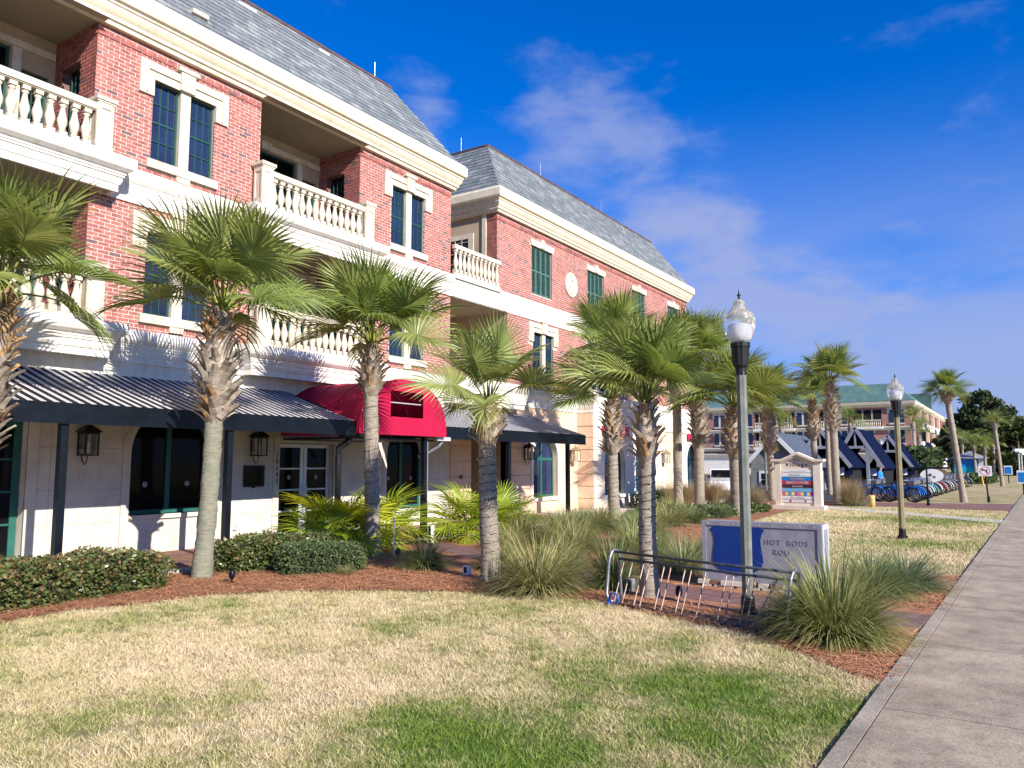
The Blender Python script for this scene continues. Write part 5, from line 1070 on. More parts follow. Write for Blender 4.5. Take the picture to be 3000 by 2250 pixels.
for i, (px_, dp, top_, lab) in enumerate(((2676,75,1235,'small palm against the far brick corner'),(2690,78,1272,'smaller palm beside the far brick corner'),(2288,70,1250,'little palm behind the globe lamp near the directory sign'),(2490,72,1240,'little palm over the first navy roof'),(2790,95,1285,'small palm left of the blue kiosk'),(2815,98,1298,'small palm beside the blue kiosk roof'),(2850,92,1305,'distant palm under the pines with a short trunk'),(2880,90,1310,'distant palm under the pines left of the tall pale trunk'),(2905,105,1300,'distant palm behind the no-left-turn sign'))):
    from_x = (px_-1500)/2265*dp; th = R(33.2036); X = dp*math.cos(th)*1.0+from_x*math.sin(th); Y = dp*math.sin(th)-from_x*math.cos(th)
    zt_ = 1.7+(1355-top_)*dp/2265; palm(lab,(X,Y,GZ),(X,Y,zt_),.17,zt_-.9,.30,16,1.15,30+i,meshes=FRC,nboot=10,group='distant palms')

def fan_plant(label, x, y, n, s, seed, spread=60):
    t = thing('fan_palm_shrub', label, 'fan palm', (x,y,GZ), 0, 'low fan palms by the shop fronts'); rd = random.Random(seed)
    q = MB(); q.tube([(0,0,-.05),(0,0,.25*s)],[.09,.06],boots_o,8); q.build('stem', t, local=True)
    for k in range(n):
        az = k*2.39996+rd.uniform(-.3,.3); el = R(80-(k/n)**.9*spread*1.15+rd.uniform(-8,8)); o = link('frond', FRB[rd.randrange(5)] if 'yellow' in label else FRB[rd.choice((1,2,4))], t, local=True)
        o.matrix_basis = Matrix.Translation((.04*math.cos(az),.04*math.sin(az),.15*s)) @ Matrix.Rotation(az,4,'Z') @ Matrix.Rotation(-el,4,'Y') @ Matrix.Rotation(rd.uniform(-.6,.6),4,'X') @ Matrix.Scale(s*rd.uniform(.8,1.15),4)
fan_plant('yellow-green fan palm in front of the glass doors', 11.0,11.15, 22, 1.2, 1, 78)
fan_plant('dark fan palm just right of the trunk by the red canopy', 12.1,11.1, 15, 1.15, 2, 60)
fan_plant('low fan palm behind the round clipped shrub', 10.35,10.95, 14, .95, 3, 85)
fan_plant('large bright fan palm under the short awning', 14.2,10.5, 22, 1.12, 4, 65)
fan_plant('bright fan palm partly behind the mulch palm trunk', 15.2,10.3, 18, 1.05, 5, 65)

def tussock_mesh(seed, m, n=430, h=.85, w=.007, rad=.14, arch=1.0):
    r = np.random.default_rng(seed); k = 5
    az = r.uniform(0,2*np.pi,n); til = (1.32*np.sqrt(r.uniform(0,1,n)) if arch > .8 else np.abs(r.normal(0,1,n))*.3+.06); L_ = h*r.uniform(.62,1.12,n)*(1-.18*til); dr_ = r.uniform(.15,1.15,n)*arch
    b = np.stack([rad*np.sqrt(r.uniform(0,1,n))*np.cos(az),rad*np.sqrt(r.uniform(0,1,n))*np.sin(az),np.zeros(n)],1)
    V = np.zeros((n,k,2,3)); sdv = np.stack([-np.sin(az+r.normal(0,.6,n)),np.cos(az),np.zeros(n)],1)
    pos = b.copy(); a = til.copy(); V_=[]
    for i in range(k):
        s = i/(k-1); ww = w*(1-s**2)*.5+.0005
        V[:,i,0] = pos-sdv*ww; V[:,i,1] = pos+sdv*ww
        step = L_/(k-1); d = np.stack([np.sin(a)*np.cos(az),np.sin(a)*np.sin(az),np.cos(a)],1); pos = pos+d*step[:,None]; pos[:,2] = np.maximum(pos[:,2],.01); a = np.minimum(a+dr_*(.22+.5*s),2.75)
    F = []; base = (np.arange(n)*k*2)[:,None]
    F = np.concatenate([base+np.array([[2*i,2*i+1,2*i+3,2*i+2]]) for i in range(k-1)],0)
    return rand_mesh('blades', V.reshape(-1,3), F, m)
TU = {'g':[tussock_mesh(i,og1,750,.85,.0105) for i in range(3)],'s':[tussock_mesh(10+i,og2,600,.85,.009) for i in range(3)],'b':[tussock_mesh(20+i,og3,750,.85,.0105) for i in range(2)],'m':[tussock_mesh(30+i,og4,700,.95,.0045,.2,.55) for i in range(2)]}
def tussock(label, x, y, s, kinds, seed, zs=1.0, group='ornamental grass tussocks in the bed', sx=1.0):
    t = thing('grass_tussock', label, 'grass', (x,y,GZ), 0, group); rd = random.Random(seed)
    for kd in kinds:
        o = link('blades', TU[kd][rd.randrange(len(TU[kd]))], t, local=True); o.rotation_euler = (0,0,rd.uniform(0,6.28)); o.scale = (s*sx,s*sx,s*zs*rd.uniform(.92,1.05))
for i,(lab,x,y,s,kd,zs,sx) in enumerate((
 ('grass tussock right of the round shrub before the red canopy',10.1,8.35,.78,'gb',1,1.0),
 ('big straw-tipped grass tussock left of the bicycle rack',9.2,5.6,1.15,'gss',1,1.05),
 ('upright green tussock behind the left end of the rack',10.0,4.85,1.0,'gb',1.15,.8),
 ('tussock just right of the mulch palm trunk foot',10.75,7.3,.85,'gs',1,1.0),
 ('tussock in the bed behind the big straw-tipped one',11.1,6.3,.95,'gg',1,1.0),
 ('bluish tussock right of the palm behind the rack',12.6,5.3,.95,'bg',1.1,.85),
 ('tussock left of the grey metal sign box',11.9,4.55,.9,'bs',1,.9),
 ('tall feathery tussock under the short awning',15.0,9.6,1.15,'gs',1.05,1.0),
 ('feathery tussock right of the bright fan palms',16.3,9.2,1.1,'gs',1,1.1),
 ('tussock at the foot of the awning post',17.6,9.4,1.05,'gg',1,1.1),
 ('tussock before the red lettered shop palm',18.2,8.3,1.0,'gb',1,1.1),
 ('mid-bed tussock among the feathery ones',14.6,8.3,1.05,'gs',1,1.1),
 ('small tussock beside the paver path in mid-bed',13.2,8.7,.8,'gs',1,1.0),
 ('tussock on the lawn side of mid-bed',15.6,7.0,1.0,'bg',1,1.0),
 ('straw tussock behind the bluish one',14.3,6.5,1.0,'sg',1,1.0),
 ('tussock near the second row of palms',20.6,8.3,1.1,'gs',1,1.1),
 ('low tussock by the dark groundcover',22.5,8.4,1.0,'gb',.8,1.1),
 ('pale tussock behind the close-set palms',24.3,9.6,1.1,'sg',.9,1.2),
 ('large dense tussock at the right end of the rack',8.42,1.66,1.16,'gggs',1.05,.98),
 ('second large tussock beside the sidewalk',11.35,1.75,.95,'gb',1,1.05),
 ('bluish tussock leaning over the sidewalk edge',12.25,1.45,.9,'bb',.85,1.15),
 ('broad straw tussock between the fan palms and the awning post',16.0,10.3,1.1,'sg',1,1.1),
 ('green tussock in the middle of the feathery group',15.6,8.7,1.1,'gb',1,1.1),
 ('tussock filling the gap behind the path bend',13.6,7.4,1.0,'gs',1,1.1),
 ('pale tussock in the third row of the bed',17.2,7.4,1.05,'sg',1,1.1),
 ('tussock nearest the second palm row on the left',18.9,9.6,1.1,'gs',1,1.1),
 ('bluish tussock at the lawn side behind the sign box',13.4,4.9,.85,'bg',.9,1.0),
 ('straw tussock left of the palm behind the rack',10.3,5.9,.9,'sg',1,1.0),
 ('small tussock before the round shrub',8.9,8.95,.30,'gs',.9,1.0),
 ('green tussock between lamp post and large tussock',9.1,2.15,.7,'gb',.9,1.0))): tussock(lab,x,y,s*1.02,kd,100+i,zs,sx=sx)
for i,(lab,x,y,s,kd) in enumerate((
 ('brown muhly grass left of the directory sign',28.4,8.1,1.05,'mm'),('brown muhly grass beside the first one at the directory sign',27.6,8.6,1.1,'mm'),('brown muhly grass behind the shaggy palm',30.5,11.5,1.2,'mm'),('brown muhly grass before the white pickup',32.5,11.0,1.25,'mm'),('brown muhly grass left of the pickup',29.5,12.0,1.1,'mm'),
 ('tawny muhly grass left of the yellow bollard',34.6,5.9,1.25,'mms'),('tawny muhly grass behind the bollard',36.2,6.2,1.15,'msg'),('greenish tuft at the foot of the directory sign',34.6,7.3,.7,'gb'),('dark green tuft before the close-set palms',24.6,8.2,.85,'bb'),('muhly grass on the far kerb',68,5.2,1.6,'ms'),('muhly grass before the blue kiosk',80,6.3,1.8,'ms'))): tussock(lab,x,y,s,kd,200+i,1.0,'brown muhly grasses further on')

def hedge(label, x0, y0, x1, y1, w, h, n, leaf, seed, mats, round_=.35, name='hedge', cat='hedge', wob=.05):
    """clipped hedge along a line: leaves over a rounded box, dark core inside"""
    t = thing(name, label, cat, ((x0+x1)/2,(y0+y1)/2,GZ)); r = np.random.default_rng(seed); d = Vector((x1-x0,y1-y0,0)); L_ = d.length/2; d.normalize(); nn_ = Vector((-d.y,d.x,0)); c = Vector(((x0+x1)/2,(y0+y1)/2,GZ))
    p = r.normal(0,1,(n,3)); p[:,2] = np.abs(p[:,2]); e = 4.5; p /= (np.abs(p)**e).sum(1,keepdims=True)**(1/e)
    sc_ = np.array([L_,w/2,h]); 
    # even coverage: sample more on long sides
    m3 = r.uniform(0,1,n); per = r.uniform(-1,1,(n,3)); per[:,2] = r.uniform(0,1,n)
    face = r.choice(5,n,p=[.28,.20,.10,.10,.32]); per[face==0,1] = -1; per[face==1,1] = 1; per[face==2,0] = -1; per[face==3,0] = 1; per[face==4,2] = 1
    cut = np.abs(per)**6; nr = cut.sum(1)**(1/6); per /= np.maximum(1,nr)[:,None]
    bump = 1 + wob*np.sin(per[:,0]*L_*5+seed)+wob*.7*np.sin(per[:,0]*L_*11+per[:,2]*7)
    inward = 1 - r.uniform(0,.16,n)
    q = per*sc_*(bump*inward)[:,None] + r.normal(0,.018,(n,3)); q[:,2] = np.maximum(q[:,2],.02)
    W_ = np.array(c)[None] + q[:,0:1]*np.array(d)[None] + q[:,1:2]*np.array(nn_)[None] + q[:,2:3]*np.array([[0,0,1]])
    def leaves(P_, m, nm):
        k = len(P_); a = r.normal(0,1,(k,3)); a[:,2] = np.abs(a[:,2])*.6; a /= np.linalg.norm(a,axis=1,keepdims=True); b = np.cross(a, r.normal(0,1,(k,3))); b /= np.linalg.norm(b,axis=1,keepdims=True); ll = (leaf*r.uniform(.6,1.2,k))[:,None]
        V = np.stack([P_-a*ll*.1, P_+b*ll*.34+a*ll*.45, P_+a*ll, P_-b*ll*.34+a*ll*.45],1)
        o = link(nm, rand_mesh(nm, V.reshape(-1,3)-np.array(c), np.arange(4*k).reshape(-1,4), m), t, local=True); o['kind'] = 'stuff'
    sel = r.uniform(0,1,n) < mats[2]*(.4+1.2*per[:,2]); leaves(W_[~sel], mats[0], 'foliage'); leaves(W_[sel], mats[1], 'young_leaves')
    core_ = MB(); core_.obox((0,0,h*.45),tuple(d*L_*.80),tuple(nn_*w*.36),(0,0,h*.40),hcore); core_.build('shade_core', t, local=True)  # plain dark box added inside the leaves to block light, no real stems
hedge('long clipped leafy hedge at the left picture edge',2.6,10.5,6.95,10.8,1.4,.52,15000,.056,1,(hl1,hl2,.28))
hedge('clipped leafy hedge right of the second palm',7.95,10.95,9.9,10.35,1.0,.54,8500,.056,2,(hl1,hl2,.14))
hedge('round fine-leaved clipped shrub before the leafy hedge',8.35,9.95,9.6,9.25,.95,.47,9000,.034,3,(hl3,hl3,.3),name='clipped_shrub',cat='shrub',wob=.03)
hedge('low box hedge under the arched windows behind the palms',27.2,12.2,36.5,12.2,.8,.62,5000,.10,4,(hl3,hl1,.5))
hedge('low dark ground hedge before the close-set palms',24.0,9.0,29.0,8.3,1.6,.28,4200,.10,5,(hl1,hl3,.3))
hedge('dark ground hedge left of the shaggy palm',21.2,9.4,25.2,9.5,1.5,.32,4200,.10,6,(hl1,hl3,.3))
hedge('dark shrubbery left of the blue kiosk',72,8.5,84,8.0,4.0,3.0,3500,.45,7,(pn1,pn2,.15),name='shrubbery',cat='shrub')
hedge('low green shrubs behind the no-left-turn sign',74,3.2,84,2.8,2.0,.8,2500,.22,8,(hl1,hl3,.3),name='shrubbery',cat='shrub')

# ------------------------------------------------------------------ turf blades, pine straw
def in_poly(x, y, poly):
    c = np.zeros(len(x), bool); n = len(poly)
    for i in range(n):
        (x0,y0),(x1,y1) = poly[i],poly[(i+1)%n]
        cond = ((y0>y)!=(y1>y)); xi = (x1-x0)*(y-y0)/((y1-y0)+1e-12)+x0; c ^= cond & (x<xi)
    return c
th = R(33.2036); Fd = np.array([math.cos(th),math.sin(th)]); Rd = np.array([math.sin(th),-math.cos(th)])
def in_view(x,y,marg=1.12):
    z = x*Fd[0]+y*Fd[1]; l = x*Rd[0]+y*Rd[1]; return (z>3.6)&(np.abs(l)<z*.6623*marg+.3)
def scatter(x0,x1,y0,y1,dens): n = int((x1-x0)*(y1-y0)*dens); return rng.uniform(x0,x1,n), rng.uniform(y0,y1,n)
LAWN1 = [(0,sw_edge(0)-.0),(6.93,sw_edge(6.93)+.0)]+EDGE[::-1]+[(1,9.4),(-3,9.3),(-3,1.2)]
def blades_mesh(x, y, h, w):
    n = len(x); a = rng.uniform(0,2*np.pi,n); ln = rng.uniform(.1,.95,n)*h; la = rng.uniform(0,2*np.pi,n); z0 = np.full(n,GZ)
    p0 = np.stack([x-np.cos(a)*w,y-np.sin(a)*w,z0],1); p1 = np.stack([x+np.cos(a)*w,y+np.sin(a)*w,z0],1); p2 = np.stack([x+np.cos(la)*ln,y+np.sin(la)*ln,z0+h],1)
    return np.stack([p0,p1,p2],1).reshape(-1,3)
V = []
cx_,cy_ = scatter(1.5,10,.8,10,230); k = in_view(cx_,cy_)&in_poly(cx_,cy_,LAWN1); cx_,cy_ = cx_[k],cy_[k]; dist = np.hypot(cx_,cy_); k = rng.uniform(0,1,len(cx_)) < np.clip(1.25-(dist-4.2)*.09,.42,1); cx_,cy_,dist = cx_[k],cy_[k],dist[k]
nb_ = 24; n = len(cx_)*nb_; hx = np.repeat(cx_,nb_); hy = np.repeat(cy_,nb_); dd = np.repeat(dist,nb_); ca = rng.uniform(0,2*np.pi,n); cr2 = rng.gamma(2.0,.026,n); x = hx+cr2*np.cos(ca); y = hy+cr2*np.sin(ca)
size = np.repeat(rng.gamma(6,1/6,len(cx_)),nb_); h = .029*size*rng.uniform(.4,1.3,n); la = ca+rng.normal(0,.8,n); ln = h*rng.uniform(.2,1.7,n); a = rng.uniform(0,2*np.pi,n); w = .0030*(.75+dd*.06)
p0 = np.stack([x-np.cos(a)*w,y-np.sin(a)*w,np.full(n,GZ)],1); p1 = np.stack([x+np.cos(a)*w,y+np.sin(a)*w,np.full(n,GZ)],1); p2 = np.stack([x+np.cos(la)*ln,y+np.sin(la)*ln,GZ+h],1)
ok = in_poly(x,y,LAWN1); V.append(np.stack([p0,p1,p2],1)[ok].reshape(-1,3))
LAWN2 = [(14.3,.88),(40,.28),(39.0,.25),(33.2,.4),(33.9,5.2),(31.5,5.9),(29,7.1),(24,6.8),(18,5.9),(13.8,4.9),(12.4,3.9),(12.7,2.4),(13.5,2.0)]
x,y = scatter(12,34,.4,7,420); k = in_poly(x,y,LAWN2); x,y=x[k],y[k]; V.append(blades_mesh(x,y,.05*rng.uniform(.5,1.3,len(x)),np.full(len(x),.009)))
V = np.concatenate(V); o = link('lawn_grass', rand_mesh('lawn_grass', V, np.arange(len(V)).reshape(-1,3), lawn_b)); tag(o,'short dormant turf, tan with green patches, covering the lawns','grass',kind='stuff')
x,y = scatter(0,20,.8,11.2,1500); k = in_view(x,y)&in_poly(x,y,BED)
px_, py_ = np.array([c_.x for c_ in cl]), np.array([c_.y for c_ in cl])
for cx_,cy_ in zip(px_,py_): k &= np.hypot(x-cx_,y-cy_) > .72
x,y = x[k],y[k]; d = np.hypot(x,y); k = rng.uniform(0,1,len(x)) < np.clip(1.3-d*.065,.22,1); x,y = x[k],y[k]; n = len(x)
x = x+rng.normal(0,.05,n); y = y+rng.normal(0,.05,n); a = rng.uniform(0,2*np.pi,n); L_ = rng.uniform(.09,.22,n); z = GZ+.012+rng.uniform(0,.035,n); dz = rng.normal(0,.012,n); w = .0028*(.8+np.hypot(x,y)*.05)
dx,dy = np.cos(a),np.sin(a); V = np.stack([np.stack([x-dy*w,y+dx*w,z],1),np.stack([x+dy*w,y-dx*w,z],1),np.stack([x+dx*L_+dy*w,y+dy*L_-dx*w,np.maximum(z+dz,GZ+.009)],1),np.stack([x+dx*L_-dy*w,y+dy*L_+dx*w,np.maximum(z+dz,GZ+.009)],1)],1)
o = link('pine_straw', rand_mesh('pine_straw', V.reshape(-1,3), np.arange(4*n).reshape(-1,4), needle)); tag(o,'reddish brown pine straw strewn over the planting bed','pine straw',kind='stuff')
# ================================================================== FAR BUILDINGS
def world_of(px_, dep):   # ground position at an optical depth in front of the photograph's viewpoint
    l = (px_-1500)/2265*dep; f = dep*1.005; return Vector((f*math.cos(th)+l*math.sin(th), f*math.sin(th)-l*math.cos(th), 0))
# third brick building: corner towards the street, two wings
B3 = thing('brick_building','far brick building with green slate roof across the street','building',(123.8,12.8,-.2))
CX,CY = 123.76,12.8; q = MB(); LEN = 34; RW = 60
q.box(CX,CX+RW,CY,CY+LEN,-.3,9.9,brickfar); q.build('wall',B3)
for zf in (6.9,4.05,.0+3.1):
    s = MB(); s.sweep([(0,zf),(0,zf-.55),(.25,-.45+zf),(.35,zf-.2),(.55,zf-.12),(.55,zf)],[(CX,CY+LEN),(CX,CY),(CX+RW,CY)],white); s.build('string_course',B3)
s = MB(); s.box(CX-.06,CX,CY-.06,CY+LEN,-.3,2.6,white); s.box(CX-.06,CX+RW,CY-.07,CY,-.3,2.6,white); s.build('shop_front',B3)
c = MB(); c.sweep([(0,9.7),(.4,9.75),(.7,10.1),(.8,10.5),(0,10.6)],[(CX,CY+LEN),(CX,CY),(CX+RW,CY)],cream); c.build('cornice',B3)
r = MB(); x0,y0 = CX-.6,CY-.6; tx,ty,tz = CX+2.6,CY+2.6,13.4
r.quad((x0,CY+LEN,10.6),(x0,y0,10.6),(tx,ty,tz),(tx,CY+LEN,tz),groof); r.quad((x0,y0,10.6),(CX+RW,y0,10.6),(CX+RW,ty,tz),(tx,ty,tz),groof); r.quad((tx,ty,tz),(CX+RW,ty,tz),(CX+RW,CY+LEN,tz),(tx,CY+LEN,tz),groof); r.box(CX+22,CX+22.6,CY-.9,CY+3,10.6,13.2,groof); r.build('roof',B3)
def far_win(yc, zb, w=1.6, h=1.9, pair=True):
    s = MB(); s.box(CX-.12,CX-.02,yc-w/2-.3,yc+w/2+.3,zb+h,zb+h+.4,stone); s.box(CX-.12,CX-.02,yc-w/2-.3,yc-w/2,zb+h-.4,zb+h,stone); s.box(CX-.12,CX-.02,yc+w/2,yc+w/2+.3,zb+h-.4,zb+h,stone); s.box(CX-.12,CX-.02,yc-w/2-.1,yc+w/2+.1,zb-.22,zb,stone)
    if pair: s.box(CX-.1,CX-.02,yc-.14,yc+.14,zb,zb+h,stone)
    o = s.build('window',B3); g_ = MB(); g_.box(CX-.05,CX-.021,yc-w/2,yc+w/2,zb,zb+h,glass); g_.build('pane',o)
for zb in (7.4,4.5):
    for yc,w,pr_ in ((14.6,1.9,False),(18.6 if zb<7 else 99,1.7,True),(22.2,1.7,True),(27.6,1.7,True),(31.5,1.7,True),(36.2,1.7,True),(40.6,1.7,True)):
        if yc<90: far_win(CY-12.8+yc,zb,w,1.9,pr_)
for (ya,yb_) in ((16.6,20.4),(23.6,26.2),(28.9,30.3),(33.0,34.8),(38,39.6)):
    for zf in ((6.9,4.05) if ya>17 else (6.9,)):
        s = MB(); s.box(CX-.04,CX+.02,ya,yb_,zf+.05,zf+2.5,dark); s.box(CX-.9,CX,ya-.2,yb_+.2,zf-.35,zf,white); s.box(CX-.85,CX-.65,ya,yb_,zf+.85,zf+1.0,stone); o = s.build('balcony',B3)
        nb = int((yb_-ya)/.24)
        for k in range(nb): bl = link('baluster',BALU,o); bl.location = (CX-.75,ya+(k+.5)*(yb_-ya)/nb,zf+.02); bl.scale=(1.1,1.1,1.2)
        for k in range(2): s = MB(); yy = ya+(k+1)*(yb_-ya)/3; s.box(CX-.06,CX-.04,yy-.1,yy+.1,zf+.05,zf+2.5,tan_st); s.build('door_post',o)
for k in range(9):        # street wing: pilasters, windows, balconies
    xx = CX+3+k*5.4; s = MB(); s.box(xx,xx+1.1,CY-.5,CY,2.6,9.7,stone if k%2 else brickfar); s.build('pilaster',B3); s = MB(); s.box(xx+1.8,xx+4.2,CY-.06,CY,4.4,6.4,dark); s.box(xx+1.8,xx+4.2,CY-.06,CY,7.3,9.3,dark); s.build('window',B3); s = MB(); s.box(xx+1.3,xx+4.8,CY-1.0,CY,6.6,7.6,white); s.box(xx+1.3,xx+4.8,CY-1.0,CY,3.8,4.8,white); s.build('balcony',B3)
for k,(xx,yy,lab) in enumerate(((CX-.1,16.9,'square teal awning with a white emblem on the far shops'),(128,12.6,'first angled teal awning on the street side of the far building'),(134,12.6,'second angled teal awning on the street side of the far building'),(146,12.6,'blue awning at the far end of the shop row'))):
    t = thing('teal_awning',lab,'awning',(xx,yy,2.0)); q = MB(); mm = teal if k<3 else pc('awning_blue',(.01,.12,.6))
    if k == 0: q.add([(xx-1.2,yy-1.4,1.9),(xx-1.2,yy+1.2,1.9),(xx,yy+1.2,4.2),(xx,yy-1.4,4.2)],[(0,1,2,3)],mm); q.box(xx-1.2,xx-1.16,yy-1.4,yy+1.2,1.4,1.9,mm)
    else: q.add([(xx,yy-2.4,1.9),(xx+4,yy-2.4,1.9),(xx+4,yy,4.3),(xx,yy,4.3)],[(0,1,2,3)],mm); q.add([(xx,yy-2.4,1.9),(xx,yy,4.3),(xx,yy,1.9)],[(0,1,2)],mm)
    q.build('canopy',t); s = MB(); s.bar((xx,yy-1.4,1.9),(xx,yy-.0,1.9),.06,.06,black); s.build('frame',t)
    if k == 0: s = MB(); s.add([(xx-.9,yy-.55,2.55),(xx-.9,yy+.45,2.55),(xx-.45,yy+.45,3.4),(xx-.45,yy-.55,3.4)],[(0,1,2,3)],whitep); s.build('emblem',t)
# gabled cottage and navy A-frame stalls across the drive
def cottage(label, px_, dep, w, eave, peak, L_, colr, navy_r=True):
    o_ = world_of(px_,dep); t = thing('cottage',label,'cottage',tuple(o_)); x,y = o_.x,o_.y; q = MB()
    q.box(x,x+L_,y-w/2,y+w/2,-.3,eave,colr); q.add([(x,y-w/2,eave),(x,y+w/2,eave),(x,y,peak)],[(0,2,1)],colr); q.build('wall',t)
    r = MB(); ov_ = .35; dz = (peak-eave)/(w/2)*ov_
    for s in (-1,1): r.add([(x-.3,y+s*(w/2+ov_),eave-dz),(x+L_,y+s*(w/2+ov_),eave-dz),(x+L_,y,peak+.02),(x-.3,y,peak+.02),(x-.3,y+s*(w/2+ov_),eave-dz+.12),(x+L_,y+s*(w/2+ov_),eave-dz+.12),(x+L_,y,peak+.15),(x-.3,y,peak+.15)],[(0,1,2,3),(4,7,6,5),(0,4,5,1),(0,3,7,4)],navyroof if s>0 else mat('cottage_roof_grey',(.07,.09,.13),.85))
    ro = r.build('roof',t)
    for s in (-1,1): b_ = MB(); b_.bar((x-.33,y+s*(w/2+ov_),eave-dz+.02),(x-.33,y,peak+.04),.07,.22,whitep); b_.build('barge_board',ro)
    for k in range(10):
        zz = .2+k*(eave-.2)/10; b_ = MB(); b_.box(x-.018,x-.001,y-w/2,y+w/2,zz,zz+(eave-.2)/10-.02,colr); b_.build('clapboard',t)
    return t,x,y
ct_,x,y = cottage('grey clapboard gabled cottage with white barge boards', 2273,46,3.0,1.75,3.35,8,mat('clapboard_grey',(.26,.27,.27),.8))
q = MB(); q.add([(x-.05,y+.02+.32*math.cos(2*math.pi*k/20),2.55+.32*math.sin(2*math.pi*k/20)) for k in range(20)],[tuple(range(20))],pc('lime_disc',(.45,.55,.10))); q.build('round_emblem',ct_)
q = MB(); pts=[(math.cos(math.pi*k/10),math.sin(math.pi*k/10)) for k in range(11)]
for (a_,b_) in zip(pts[:-1],pts[1:]): q.add([(x-.9,y-.9+0*a_[0],1.15),(x-.02,y-.6+.8*a_[0],1.15+.75*a_[1]),(x-.02,y-.6+.8*b_[0],1.15+.75*b_[1])],[(0,1,2)],navyroof)
q.build('domed_awning',ct_)
q = MB(); q.box(x-.06,x-.02,y+.25,y+1.0,.2,1.2,whitep); wo=q.build('window',ct_); q = MB(); q.box(x-.075,x-.06,y+.40,y+.85,.35,.66,dark); q.box(x-.075,x-.06,y+.40,y+.85,.72,1.05,dark); q.build('pane',wo); q = MB(); q.box(x-.05,x-.02,y-.6,y+.1,0,1.15,dark); q.build('doorway',ct_)
def aframe(label, px_, dep, w, peak, base_z, L_, seed):
    o_ = world_of(px_,dep); t = thing('market_stall',label,'stall',tuple(o_),0,'navy roofed A-frame stalls'); x,y = o_.x,o_.y
    r = MB()
    for s in (-1,1): r.add([(x,y+s*w/2,base_z),(x+L_,y+s*w/2,base_z),(x+L_,y,peak),(x,y,peak),(x,y+s*w/2,base_z-.1),(x+L_,y+s*w/2,base_z-.1),(x+L_,y,peak-.12),(x,y,peak-.12)],[(0,1,2,3),(4,7,6,5),(0,4,5,1),(0,3,7,4)],navyroof)
    r.build('roof',t)
    for s in (-1,1):
        b_ = MB(); b_.bar((x-.06,y+s*w/2,base_z-.05),(x-.06,y,peak+.05),.10,.22,greywood); b_.build('rafter',t); b_ = MB(); b_.box(x-.1,x+.1,y+s*w*.22-.1,y+s*w*.22+.1,-.1,base_z+(peak-base_z)*.5,greywood); b_.build('post',t)
    b_ = MB(); b_.box(x-.08,x+.06,y-w*.26,y+w*.26,base_z+(peak-base_z)*.48,base_z+(peak-base_z)*.48+.18,greywood); b_.box(x-.06,x+.06,y-.06,y+.06,base_z+(peak-base_z)*.5,peak,greywood); b_.build('tie_beam',t)
    b_ = MB(); b_.box(x+1.2,x+L_,y-w*.42,y+w*.42,-.1,base_z,dark); b_.build('back',t)
    for k in range(7): s_ = MB(); yy = y-w/2+k*w/7; s_.add([(x+.3,yy,base_z-.55),(x+.3,yy+w/7,base_z-.55),(x+.9,yy+w/7,base_z-.05),(x+.9,yy,base_z-.05)],[(0,1,2,3)],whitep if k%2 else navyroof); s_.build('striped_flap',t)
    p_ = MB(); p_.lathe([(.14,0),(.2,.12),(.2,.2)],pav_r,10,(x-.02,y-.05,base_z+.15)); rr_ = random.Random(seed); 
    for k in range(40): a_ = rr_.uniform(0,6.28); l_ = rr_.uniform(.1,.32); p_.add([(x-.02,y-.05,base_z+.35),(x-.02+l_*math.cos(a_),y-.05+l_*math.sin(a_),base_z+.35+rr_.uniform(0,.3)),(x+l_*math.cos(a_+.4),y+l_*math.sin(a_+.4),base_z+.3)],[(0,1,2)],pn2)
    p_.build('hanging_basket',t)
aframe('navy A-frame stall just right of the directory sign',2405,50,3.6,3.8,1.45,7,1)
aframe('navy A-frame stall behind the brown muhly grass',2508,54,3.4,4.1,1.35,7,2)
aframe('navy A-frame stall left of the second lamp post',2603,60,3.4,3.75,1.3,7,3)
wsh = world_of(2640,72); t = thing('shop_hut','low pale grey shop hut behind the bicycles','hut',tuple(wsh)); q = MB(); q.box(wsh.x,wsh.x+6,wsh.y-2.2,wsh.y+2.5,-.2,2.9,mat('hut_grey',(.36,.34,.36),.8)); q.build('wall',t); q = MB(); q.box(wsh.x-.04,wsh.x,wsh.y-1.4,wsh.y+.2,-.2,1.7,dark); q.build('doorway',t); q = MB(); q.box(wsh.x-.3,wsh.x+6.3,wsh.y-2.5,wsh.y+2.8,2.9,3.05,white); q.build('roof',t)
kk = world_of(2840,92); t = thing('kiosk','small pale kiosk with a blue mural under the pines','kiosk',tuple(kk)); q = MB(); q.box(kk.x,kk.x+3,kk.y-1.6,kk.y+1.6,-.1,2.2,mat('kiosk_pale',(.55,.62,.55),.8)); q.build('wall',t); q = MB(); q.box(kk.x-.04,kk.x,kk.y-.9,kk.y+1.6,.5,2.1,skyb); q.box(kk.x-.06,kk.x-.04,kk.y-.9,kk.y+1.6,.5,1.2,teal); q.build('mural',t); q = MB(); q.add([(kk.x-.4,kk.y-2,2.2),(kk.x-.4,kk.y+2,2.2),(kk.x+3.4,kk.y+2,2.2),(kk.x+3.4,kk.y-2,2.2),(kk.x+1.5,kk.y,3.1)],[(0,4,1),(1,4,2),(2,4,3),(3,4,0),(0,1,2,3)],greywood); q.build('roof',t)
